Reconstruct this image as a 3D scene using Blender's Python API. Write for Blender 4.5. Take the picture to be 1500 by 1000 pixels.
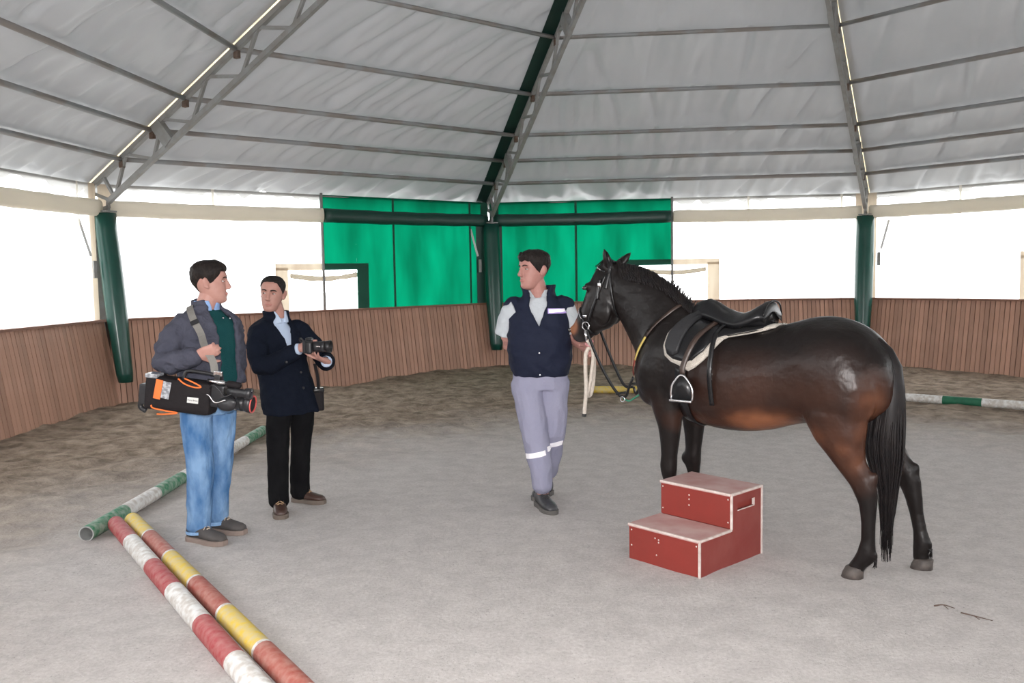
import bpy, bmesh, math, random
import numpy as np
from mathutils import Vector, Matrix, noise
from mathutils.bvhtree import BVHTree
random.seed(7)
PI = math.pi
scene = bpy.context.scene
for o in list(bpy.data.objects): bpy.data.objects.remove(o)

# ------------------------------------------------------------------ camera
cd = bpy.data.cameras.new('camera'); cam = bpy.data.objects.new('camera', cd)
scene.collection.objects.link(cam); scene.camera = cam
cd.sensor_fit = 'HORIZONTAL'; cd.sensor_width = 36.0; cd.lens = 1282.0/1500*36.0
cd.clip_start = .05; cd.clip_end = 400
_p, _r = math.radians(-4.4614), math.radians(.96878)
fw = Vector((0, math.cos(_p), math.sin(_p))); up = Vector((0, -math.sin(_p), math.cos(_p))); rt = Vector((1, 0, 0))
r2 = rt*math.cos(_r) - up*math.sin(_r); u2 = rt*math.sin(_r) + up*math.cos(_r)
cam.matrix_world = Matrix(((r2.x, u2.x, -fw.x, 0), (r2.y, u2.y, -fw.y, 0), (r2.z, u2.z, -fw.z, 1.65), (0, 0, 0, 1)))

# ------------------------------------------------------------------ light
scene.view_settings.view_transform = 'Standard'; scene.view_settings.look = 'None'
scene.view_settings.gamma = 1.0; scene.view_settings.use_curve_mapping = False
scene.view_settings.exposure = 0.0
world = bpy.data.worlds.new('overcast_sky'); scene.world = world; world.use_nodes = True
bgn = world.node_tree.nodes['Background']; bgn.inputs[0].default_value = (.96, .98, 1, 1); bgn.inputs[1].default_value = 6.6
# the photographer's flash: a small lamp just above the lens
ld = bpy.data.lights.new('camera_flash', 'AREA'); ld.shape = 'RECTANGLE'; ld.size = .07; ld.size_y = .035
ld.energy = 230; ld.color = (1, .96, .95)
fl = bpy.data.objects.new('camera_flash', ld); scene.collection.objects.link(fl)
fl.location = (-.03, .02, 1.80); fl.rotation_euler = (math.radians(87), 0, 0)

# ------------------------------------------------------------------ helpers
COL = scene.collection
def link(o, parent=None):
    COL.objects.link(o)
    if parent is not None: o.parent = parent
    return o
def tag(o, label=None, cat=None, group=None, kind=None):
    if label: o['label'] = label
    if cat: o['category'] = cat
    if group: o['group'] = group
    if kind: o['kind'] = kind
    return o
def empty(name, loc=(0, 0, 0), rz=0, parent=None, **kw):
    o = bpy.data.objects.new(name, None); o.empty_display_size = .1
    o.location = loc; o.rotation_euler = (0, 0, rz); link(o, parent); tag(o, **kw); return o
class G:                                   # geometry collector
    def __init__(s): s.v = []; s.f = []; s.m = []
    def add(s, v, f, mi=0):
        n = len(s.v); s.v += [tuple(q) for q in v]; s.f += [tuple(i+n for i in q) for q in f]; s.m += [mi]*len(f); return s
    def __iadd__(s, g): s.add(g.v, g.f); return s
def mesh_of(name, g, mats=(), smooth=True, off=None):
    me = bpy.data.meshes.new(name)
    v = g.v if off is None else [(a[0]-off[0], a[1]-off[1], a[2]-off[2]) for a in g.v]
    me.from_pydata(v, [], g.f); me.validate(clean_customdata=False)
    for m in mats: me.materials.append(m)
    if len(mats) > 1 and len(me.polygons) == len(g.m): me.polygons.foreach_set('material_index', g.m)
    if smooth: me.polygons.foreach_set('use_smooth', [True]*len(me.polygons))
    me.update(); return me
def obj(name, g, mats, parent=None, smooth=True, off=None, fix=True, **kw):
    if not isinstance(mats, (list, tuple)): mats = [mats]
    me = g if isinstance(g, bpy.types.Mesh) else mesh_of(name, g, mats, smooth, off)
    if isinstance(g, bpy.types.Mesh) and not me.materials:
        for m in mats: me.materials.append(m)
    if fix:
        bm = bmesh.new(); bm.from_mesh(me); bmesh.ops.recalc_face_normals(bm, faces=bm.faces); bm.to_mesh(me); bm.free()
    o = bpy.data.objects.new(name, me); link(o, parent); tag(o, **kw); return o
def box(c, s, rz=0, R=None, bev=0):
    bm = bmesh.new(); bmesh.ops.create_cube(bm, size=1)
    for v in bm.verts: v.co = Vector((v.co.x*s[0], v.co.y*s[1], v.co.z*s[2]))
    if bev: bmesh.ops.bevel(bm, geom=bm.edges[:], offset=bev, segments=2, affect='EDGES', profile=.6)
    M_ = R if R is not None else Matrix.Rotation(rz, 3, 'Z')
    g = G(); bm.verts.index_update()
    g.add([(M_ @ v.co)+Vector(c) for v in bm.verts], [[v.index for v in f.verts] for f in bm.faces]); bm.free(); return g
def loft(rings, caps=True):
    g = G(); n = len(rings[0]); v = []; f = []
    for r in rings: v += [tuple(p) for p in r]
    for i in range(len(rings)-1):
        for j in range(n):
            a = i*n+j; b = i*n+(j+1) % n; f.append((a, b, b+n, a+n))
    if caps:
        for i, o in ((0, 0), (len(rings)-1, (len(rings)-1)*n)):
            c = sum((Vector(p) for p in rings[i]), Vector())/n; v.append(tuple(c)); k = len(v)-1
            for j in range(n):
                f.append((o+(j+1) % n, o+j, k) if i == 0 else (o+j, o+(j+1) % n, k))
    g.add(v, f); return g
def ell(c, A, B, n=16, ex=2.0, a0=0):
    c = Vector(c); A = Vector(A); B = Vector(B); out = []
    for i in range(n):
        t = a0+2*PI*i/n; cs, sn = math.cos(t), math.sin(t)
        x = math.copysign(abs(cs)**(2/ex), cs); y = math.copysign(abs(sn)**(2/ex), sn)
        out.append(c+A*x+B*y)
    return out
def smooth_path(pts, n):
    P = [Vector(p) for p in pts]
    if len(P) < 3: return [P[0].lerp(P[-1], i/n) for i in range(n+1)]
    Q = [P[0]*2-P[1]]+P+[P[-1]*2-P[-2]]; out = []; m = len(P)-1
    for i in range(n+1):
        s = min(i/n*m, m-1e-6); k = int(s); t = s-k; a, b, c, d = Q[k:k+4]
        out.append(.5*((2*b)+(c-a)*t+(2*a-5*b+4*c-d)*t*t+(3*b-a-3*c+d)*t**3))
    return out
def limb(pts, rad, side=(0, 0, 1), n=12, ex=2.0, dome=True):
    """tube through pts; rad scalars or (along side, across)"""
    P = [Vector(p) for p in pts]; R_ = []; m = len(P)
    ra = [(q, q) if not isinstance(q, (tuple, list)) else q for q in rad]
    def frame(t):
        s = Vector(side); s = s-t*s.dot(t)
        if s.length < 1e-4: s = Vector((1, 0, 0))-t*t.x
        s.normalize(); return s, t.cross(s)
    T = []
    for i in range(m):
        t = (P[min(i+1, m-1)]-P[max(i-1, 0)]); T.append(t.normalized() if t.length > 1e-9 else Vector((0, 0, 1)))
    if dome:
        s, b = frame(T[0]); k = max(ra[0])
        R_.append(ell(P[0]-T[0]*k*.62, s*ra[0][0]*.45, b*ra[0][1]*.45, n, ex)); R_.append(ell(P[0]-T[0]*k*.35, s*ra[0][0]*.8, b*ra[0][1]*.8, n, ex))
    for i in range(m):
        s, b = frame(T[i]); R_.append(ell(P[i], s*ra[i][0], b*ra[i][1], n, ex))
    if dome:
        s, b = frame(T[-1]); k = max(ra[-1])
        R_.append(ell(P[-1]+T[-1]*k*.35, s*ra[-1][0]*.8, b*ra[-1][1]*.8, n, ex)); R_.append(ell(P[-1]+T[-1]*k*.62, s*ra[-1][0]*.45, b*ra[-1][1]*.45, n, ex))
    return loft(R_)
def tube(pts, r, n=8, seg=None, taper=None):
    P = smooth_path(pts, seg) if seg else [Vector(p) for p in pts]
    m = len(P); rad = [r if taper is None else r*(1+(taper-1)*i/(m-1)) for i in range(m)]
    R_ = []; nrm = None
    for i in range(m):
        t = (P[min(i+1, m-1)]-P[max(i-1, 0)]).normalized()
        if nrm is None: nrm = t.orthogonal()
        nrm = (nrm-t*nrm.dot(t)).normalized(); R_.append(ell(P[i], nrm*rad[i], t.cross(nrm)*rad[i], n))
    return loft(R_)
def bar(a, b, w, h, upv=(0, 0, 1)):
    """rectangular bar from a to b"""
    a = Vector(a); b = Vector(b); t = (b-a).normalized(); u = Vector(upv); s = t.cross(u)
    if s.length < 1e-3: s = t.cross(Vector((1, 0, 0)))
    s.normalize(); u = s.cross(t); g = G(); v = []
    for p in (a, b):
        for i, j in ((-1, -1), (1, -1), (1, 1), (-1, 1)): v.append(p+s*(i*w/2)+u*(j*h/2))
    return g.add(v, [(0, 3, 2, 1), (4, 5, 6, 7), (0, 1, 5, 4), (1, 2, 6, 5), (2, 3, 7, 6), (3, 0, 4, 7)])
def ribbon(P, N, w, th):
    """flat strap along P with surface normals N"""
    P = [Vector(p) for p in P]; R_ = []
    for i, p in enumerate(P):
        t = (P[min(i+1, len(P)-1)]-P[max(i-1, 0)]).normalized(); n = Vector(N[i] if isinstance(N, list) else N)
        s = t.cross(n).normalized(); n = s.cross(t); R_.append([p+s*w/2, p+s*w/2+n*th, p-s*w/2+n*th, p-s*w/2])
    return loft(R_)
def ellipsoid(c, r, R=None, n=14, m=9):
    rings = []; R = R or Matrix.Identity(3)
    for i in range(1, m):
        a = PI*i/m; z = -math.cos(a); q = math.sin(a)
        rings.append([Vector(c)+R @ Vector((r[0]*q*math.cos(2*PI*j/n), r[1]*q*math.sin(2*PI*j/n), r[2]*z)) for j in range(n)])
    g = loft(rings); g.v[-2] = tuple(Vector(c)+R @ Vector((0, 0, -r[2]))); g.v[-1] = tuple(Vector(c)+R @ Vector((0, 0, r[2]))); return g
def remesh(name, gs, vox, smooth=4, fac=.5, off=None, mats=()):
    g = G()
    for q in gs: g += q
    me = mesh_of(name+'_src', g, (), True, off)
    bm = bmesh.new(); bm.from_mesh(me); bmesh.ops.recalc_face_normals(bm, faces=bm.faces); bm.to_mesh(me); bm.free()
    o = bpy.data.objects.new('tmp', me); COL.objects.link(o)
    m = o.modifiers.new('r', 'REMESH'); m.mode = 'VOXEL'; m.voxel_size = vox; m.use_smooth_shade = True
    if smooth:
        s = o.modifiers.new('s', 'SMOOTH'); s.iterations = smooth; s.factor = fac
    dg = bpy.context.evaluated_depsgraph_get(); out = bpy.data.meshes.new_from_object(o.evaluated_get(dg)); out.name = name
    bpy.data.objects.remove(o); bpy.data.meshes.remove(me); out.materials.clear()
    for q in mats: out.materials.append(q)
    out.polygons.foreach_set('use_smooth', [True]*len(out.polygons)); return out
def wrinkle(me, amp, sc, seed=0, ridged=False):
    n = len(me.vertices); no = np.empty(n*3); me.vertices.foreach_get('normal', no); no = no.reshape(-1, 3)
    co = np.empty(n*3); me.vertices.foreach_get('co', co); co = co.reshape(-1, 3)
    sc = sc if isinstance(sc, tuple) else (sc,)*3
    for i in range(n):
        p = Vector((co[i, 0]*sc[0]+seed, co[i, 1]*sc[1], co[i, 2]*sc[2])); d = noise.noise(p)
        if ridged: d = .5-abs(d)*1.6
        co[i] += no[i]*amp*(d+.4*noise.noise(p*2.3))
    me.vertices.foreach_set('co', co.ravel()); me.update()
def grid(nu, nv, fn, g=None):
    g = g or G(); v = [fn(i/(nu-1), j/(nv-1)) for j in range(nv) for i in range(nu)]
    return g.add(v, [(j*nu+i, j*nu+i+1, (j+1)*nu+i+1, (j+1)*nu+i) for j in range(nv-1) for i in range(nu-1)])

# ------------------------------------------------------------------ materials
def N_(t, ty, **kw):
    n = t.nodes.new(ty)
    for k, v in kw.items(): setattr(n, k, v)
    return n
def mat(name, c, rough=.6, metal=0, spec=.4, var=None, bump=None, coat=0, sheen=0, rnd=0, stretch=None):
    """var=(scale, colour2, amount[, contrast])  bump=(scale, strength)"""
    m = bpy.data.materials.new(name); m.use_nodes = True; t = m.node_tree; b = t.nodes['Principled BSDF']
    b.inputs['Base Color'].default_value = (*c, 1); b.inputs['Roughness'].default_value = rough; b.inputs['Metallic'].default_value = metal
    b.inputs['Specular IOR Level'].default_value = spec; b.inputs['Coat Weight'].default_value = coat; b.inputs['Coat Roughness'].default_value = .15
    b.inputs['Sheen Weight'].default_value = sheen
    co = N_(t, 'ShaderNodeTexCoord').outputs['Object']
    if stretch:
        mp = N_(t, 'ShaderNodeMapping'); mp.inputs['Scale'].default_value = stretch; t.links.new(co, mp.inputs[0]); co = mp.outputs[0]
    colout = None
    if var:
        nz = N_(t, 'ShaderNodeTexNoise'); nz.inputs['Scale'].default_value = var[0]; nz.inputs['Detail'].default_value = 6; t.links.new(co, nz.inputs['Vector'])
        mr = N_(t, 'ShaderNodeMapRange'); w = var[3] if len(var) > 3 else .18
        mr.inputs[1].default_value = .5-w; mr.inputs[2].default_value = .5+w; mr.inputs[3].default_value = 0; mr.inputs[4].default_value = var[2]
        t.links.new(nz.outputs[0], mr.inputs[0])
        mx = N_(t, 'ShaderNodeMix', data_type='RGBA'); mx.inputs[6].default_value = (*c, 1); mx.inputs[7].default_value = (*var[1], 1)
        t.links.new(mr.outputs[0], mx.inputs[0]); colout = mx.outputs[2]
    if rnd:
        oi = N_(t, 'ShaderNodeObjectInfo'); mr = N_(t, 'ShaderNodeMapRange'); mr.inputs[3].default_value = 1-rnd; mr.inputs[4].default_value = 1+rnd
        t.links.new(oi.outputs['Random'], mr.inputs[0]); hs = N_(t, 'ShaderNodeHueSaturation'); t.links.new(mr.outputs[0], hs.inputs['Value'])
        if colout: t.links.new(colout, hs.inputs['Color'])
        else: hs.inputs['Color'].default_value = (*c, 1)
        colout = hs.outputs[0]
    if colout: t.links.new(colout, b.inputs['Base Color'])
    if bump:
        nz = N_(t, 'ShaderNodeTexNoise'); nz.inputs['Scale'].default_value = bump[0]; nz.inputs['Detail'].default_value = 5; t.links.new(co, nz.inputs['Vector'])
        bp = N_(t, 'ShaderNodeBump'); bp.inputs['Strength'].default_value = bump[1]; bp.inputs['Distance'].default_value = bump[2] if len(bump) > 2 else .01
        t.links.new(nz.outputs[0], bp.inputs['Height']); t.links.new(bp.outputs[0], b.inputs['Normal'])
    return m
def sheet_mat(name, refl, trans, clear=0, clearcol=(1, 1, 1), var=None, rough=.5):
    """thin plastic sheet: diffuse front, light coming through, some clear view through"""
    m = bpy.data.materials.new(name); m.use_nodes = True; t = m.node_tree; t.nodes.clear(); out = N_(t, 'ShaderNodeOutputMaterial')
    d = N_(t, 'ShaderNodeBsdfDiffuse'); d.inputs[0].default_value = (*refl, 1); tr = N_(t, 'ShaderNodeBsdfTranslucent'); tr.inputs[0].default_value = (*trans, 1)
    if var:
        co = N_(t, 'ShaderNodeTexCoord'); mp = N_(t, 'ShaderNodeMapping'); mp.inputs['Scale'].default_value = var[0]; t.links.new(co.outputs['Object'], mp.inputs[0])
        nz = N_(t, 'ShaderNodeTexNoise'); nz.inputs['Scale'].default_value = 1; nz.inputs['Detail'].default_value = 5; t.links.new(mp.outputs[0], nz.inputs['Vector'])
        mr = N_(t, 'ShaderNodeMapRange'); mr.inputs[1].default_value = .3; mr.inputs[2].default_value = .7; t.links.new(nz.outputs[0], mr.inputs[0])
        mx = N_(t, 'ShaderNodeMix', data_type='RGBA'); mx.inputs[6].default_value = (*trans, 1); mx.inputs[7].default_value = (*var[1], 1)
        t.links.new(mr.outputs[0], mx.inputs[0]); t.links.new(mx.outputs[2], tr.inputs[0])
    ad = N_(t, 'ShaderNodeAddShader'); t.links.new(d.outputs[0], ad.inputs[0]); t.links.new(tr.outputs[0], ad.inputs[1]); sh = ad.outputs[0]
    if clear:
        tp = N_(t, 'ShaderNodeBsdfTransparent'); tp.inputs[0].default_value = (*clearcol, 1); ms = N_(t, 'ShaderNodeMixShader'); ms.inputs[0].default_value = clear
        t.links.new(sh, ms.inputs[1]); t.links.new(tp.outputs[0], ms.inputs[2]); sh = ms.outputs[0]
    t.links.new(sh, out.inputs[0]); return m
M = {}
M['steel'] = mat('grey_painted_steel', (.30, .31, .31), .55, .1, spec=.25, var=(9, (.22, .20, .18), .6), bump=(60, .1))
M['purlin'] = mat('galvanised_pipe', (.29, .30, .31), .5, .15, spec=.25, var=(2.2, (.23, .19, .165), .6, .06))
M['white_sheet'] = sheet_mat('clear_white_plastic_sheet', (.35, .35, .34), (.42, .42, .41), .45)
M['haze_sheet'] = sheet_mat('yellowed_plastic_sheet', (.30, .28, .24), (.22, .19, .14), .12)
M['seam'] = sheet_mat('welded_sheet_seam', (.5, .48, .44), (.30, .29, .26))
M['flap_edge'] = sheet_mat('worn_brown_sheet_edge', (.34, .29, .24), (.17, .135, .10), 0, var=((9, 9, 1.2), (.26, .23, .18)))
M['roll_beige'] = sheet_mat('beige_rolled_curtain', (.66, .63, .57), (.22, .205, .17), 0, var=((2, 2, 8), (.17, .158, .13)))
M['green_sheet'] = sheet_mat('green_shade_sheet', (.005, .08, .045), (.0, .038, .017), 0, var=((2.6, 2.6, .6), (.0, .105, .050)))
M['green_bright'] = sheet_mat('green_sheet_gap', (.01, .14, .07), (.0, .23, .11))
M['green_double'] = sheet_mat('doubled_green_sheet', (.03, .085, .065), (.002, .022, .014))
M['green_roll'] = mat('dark_green_vinyl_roll', (.010, .05, .038), .35, bump=(14, .3))
M['pad'] = mat('dark_green_vinyl_pad', (.008, .060, .045), .28, spec=.3, coat=.2, bump=(5, .15))
M['wood'] = mat('red_brown_stained_plank', (.45, .265, .195), .55, var=(3, (.37, .20, .135), .8), rnd=.16, stretch=(6, 6, .8), bump=(20, .15))
M['gap'] = mat('dark_backing_board', (.05, .028, .02), .8, var=(4, (.03, .02, .015), .5))
M['cap'] = mat('cap_rail_wood', (.24, .11, .07), .5, var=(3, (.17, .08, .05), .7))
M['strap_white'] = mat('white_webbing', (.62, .62, .62), .7, bump=(300, .2))
M['black_metal'] = mat('black_metal', (.03, .03, .032), .35, .6)
M['chrome'] = mat('polished_steel', (.75, .75, .76), .18, 1, var=(30, (.55, .55, .56), .4))

# ------------------------------------------------------------------ arena octagon
CX, CY, PH = 2.0373, 7.4146, math.radians(106.8413)
def hipdir(k): a = PH+(2-k)*PI/4; return Vector((math.cos(a), math.sin(a), 0))
CC = Vector((CX, CY, 0))
def corner(k, R, z=0): return CC+hipdir(k)*R+Vector((0, 0, z))
RKT, HKT, RKB, RE, HE = 8.279, 1.116, 8.075, 8.454, 2.795
APO = math.cos(PI/8)
def roofz(r): return 2.80+(8.49-r)*.535          # height of the top chord at hip radius r

# floor: sand, churned track along the boards
def sand_mat():
    m = bpy.data.materials.new('arena_sand'); m.use_nodes = True; t = m.node_tree; b = t.nodes['Principled BSDF']
    b.inputs['Roughness'].default_value = .95; b.inputs['Specular IOR Level'].default_value = .1
    tc = N_(t, 'ShaderNodeTexCoord'); co = tc.outputs['Object']
    ln = N_(t, 'ShaderNodeVectorMath', operation='LENGTH'); sb = N_(t, 'ShaderNodeVectorMath', operation='SUBTRACT'); sb.inputs[1].default_value = (-.55, -2.6, 0); t.links.new(co, sb.inputs[0]); t.links.new(sb.outputs[0], ln.inputs[0])
    n1 = N_(t, 'ShaderNodeTexNoise'); n1.inputs['Scale'].default_value = .7; n1.inputs['Detail'].default_value = 6; t.links.new(co, n1.inputs['Vector'])
    ad = N_(t, 'ShaderNodeMath', operation='MULTIPLY_ADD'); ad.inputs[1].default_value = 1.9; t.links.new(n1.outputs[0], ad.inputs[0]); t.links.new(ln.outputs['Value'], ad.inputs[2])
    mr = N_(t, 'ShaderNodeMapRange', interpolation_type='SMOOTHSTEP'); mr.inputs[1].default_value = 4.5; mr.inputs[2].default_value = 7.4; t.links.new(ad.outputs[0], mr.inputs[0])
    n2 = N_(t, 'ShaderNodeTexNoise'); n2.inputs['Scale'].default_value = 46; n2.inputs['Detail'].default_value = 9; n2.inputs['Roughness'].default_value = .78; t.links.new(co, n2.inputs['Vector'])
    ra = N_(t, 'ShaderNodeMapRange'); ra.inputs[1].default_value = .3; ra.inputs[2].default_value = .7; t.links.new(n2.outputs[0], ra.inputs[0])
    c1 = N_(t, 'ShaderNodeMix', data_type='RGBA'); c1.inputs[6].default_value = (.395, .368, .352, 1); c1.inputs[7].default_value = (.585, .555, .540, 1); t.links.new(ra.outputs[0], c1.inputs[0])
    n3 = N_(t, 'ShaderNodeTexNoise'); n3.inputs['Scale'].default_value = 4.6; n3.inputs['Detail'].default_value = 8; n3.inputs['Roughness'].default_value = .62; t.links.new(co, n3.inputs['Vector'])
    rb = N_(t, 'ShaderNodeMapRange'); rb.inputs[1].default_value = .36; rb.inputs[2].default_value = .64; t.links.new(n3.outputs[0], rb.inputs[0])
    c2 = N_(t, 'ShaderNodeMix', data_type='RGBA'); c2.inputs[6].default_value = (.175, .135, .102, 1); c2.inputs[7].default_value = (.40, .32, .25, 1); t.links.new(rb.outputs[0], c2.inputs[0])  # churned sand tones; shade in the pits painted in as darker low spots
    mx = N_(t, 'ShaderNodeMix', data_type='RGBA'); t.links.new(mr.outputs[0], mx.inputs[0]); t.links.new(c1.outputs[2], mx.inputs[6]); t.links.new(c2.outputs[2], mx.inputs[7])
    n6 = N_(t, 'ShaderNodeTexNoise'); n6.inputs['Scale'].default_value = 7.5; n6.inputs['Detail'].default_value = 5; t.links.new(co, n6.inputs['Vector'])
    r6 = N_(t, 'ShaderNodeMapRange'); r6.inputs[1].default_value = .40; r6.inputs[2].default_value = .60; r6.inputs[3].default_value = .95; r6.inputs[4].default_value = 1.06; t.links.new(n6.outputs[0], r6.inputs[0])
    n7 = N_(t, 'ShaderNodeTexNoise'); n7.inputs['Scale'].default_value = 75; n7.inputs['Detail'].default_value = 2; t.links.new(co, n7.inputs['Vector'])
    r7 = N_(t, 'ShaderNodeMapRange'); r7.inputs[1].default_value = .26; r7.inputs[2].default_value = .33; r7.inputs[3].default_value = .62; r7.inputs[4].default_value = 1; t.links.new(n7.outputs[0], r7.inputs[0])
    mu = N_(t, 'ShaderNodeMath', operation='MULTIPLY'); t.links.new(r6.outputs[0], mu.inputs[0]); t.links.new(r7.outputs[0], mu.inputs[1])
    hv = N_(t, 'ShaderNodeHueSaturation'); t.links.new(mu.outputs[0], hv.inputs['Value']); t.links.new(mx.outputs[2], hv.inputs['Color'])
    n4 = N_(t, 'ShaderNodeTexNoise'); n4.inputs['Scale'].default_value = 130; n4.inputs['Detail'].default_value = 2; t.links.new(co, n4.inputs['Vector'])
    pk = N_(t, 'ShaderNodeMapRange'); pk.inputs[1].default_value = .70; pk.inputs[2].default_value = .74; pk.inputs[4].default_value = .55; t.links.new(n4.outputs[0], pk.inputs[0])
    m2 = N_(t, 'ShaderNodeMix', data_type='RGBA'); t.links.new(pk.outputs[0], m2.inputs[0]); t.links.new(hv.outputs[0], m2.inputs[6]); m2.inputs[7].default_value = (.72, .70, .68, 1)
    t.links.new(m2.outputs[2], b.inputs['Base Color'])
    b2 = N_(t, 'ShaderNodeBump'); b2.inputs['Distance'].default_value = .12; t.links.new(n3.outputs[0], b2.inputs['Height']); t.links.new(mr.outputs[0], b2.inputs['Strength'])
    bp = N_(t, 'ShaderNodeBump'); bp.inputs['Strength'].default_value = .5; bp.inputs['Distance'].default_value = .012; t.links.new(n2.outputs[0], bp.inputs['Height']); t.links.new(b2.outputs[0], bp.inputs['Normal']); t.links.new(bp.outputs[0], b.inputs['Normal'])
    return m
def floor_z(x, y):
    r = math.hypot(x-CX, y-CY); a = (math.atan2(y-CY, x-CX)-PH+PI/8) % (PI/4)-PI/8
    w = .15+.85*min(1, max(0, (math.hypot(x-1.5, y-4.8)-3.6)/1.8)); p = Vector((x, y, 0))
    h = .006*noise.noise(p*3)+.003*noise.noise(p*9)
    h += w*(.030*noise.noise(p*1.3)+.034*noise.noise(p*3.6)+.02*noise.noise(p*7.7))
    e = r*math.cos(a) if r > 1 else 0
    if e > 6.9: h += .05*min(1, (e-6.9)/.6)
    return h
def build_floor():
    g = G(); rs = [0]+list(np.linspace(.5, 8.75, 118)); na = 360; v = [(0, 0, floor_z(CX, CY))]; f = []
    for r in rs[1:]:
        for j in range(na):
            a = 2*PI*j/na; x, y = r*math.cos(a), r*math.sin(a); v.append((x, y, floor_z(CX+x, CY+y)))
    for j in range(na): f.append((0, 1+j, 1+(j+1) % na))
    for i in range(len(rs)-2):
        for j in range(na):
            a = 1+i*na+j; b = 1+i*na+(j+1) % na; f.append((a, a+na, b+na, b))
    g.add(v, f); o = obj('floor', g, sand_mat(), kind='structure', fix=False); o.location = (CX, CY, 0); return o
build_floor()
g = G(); n = 48; g.add([(CX+90*math.cos(2*PI*i/n), CY+90*math.sin(2*PI*i/n), -.12) for i in range(n)]+[(CX+8.7*math.cos(2*PI*i/n), CY+8.7*math.sin(2*PI*i/n), -.12) for i in range(n)],
  [(i, (i+1) % n, n+(i+1) % n, n+i) for i in range(n)])
obj('ground_outside', g, mat('pale_yard_ground', (.55, .54, .52), .95, var=(.6, (.45, .44, .42), .8)), kind='structure', smooth=False)

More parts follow.
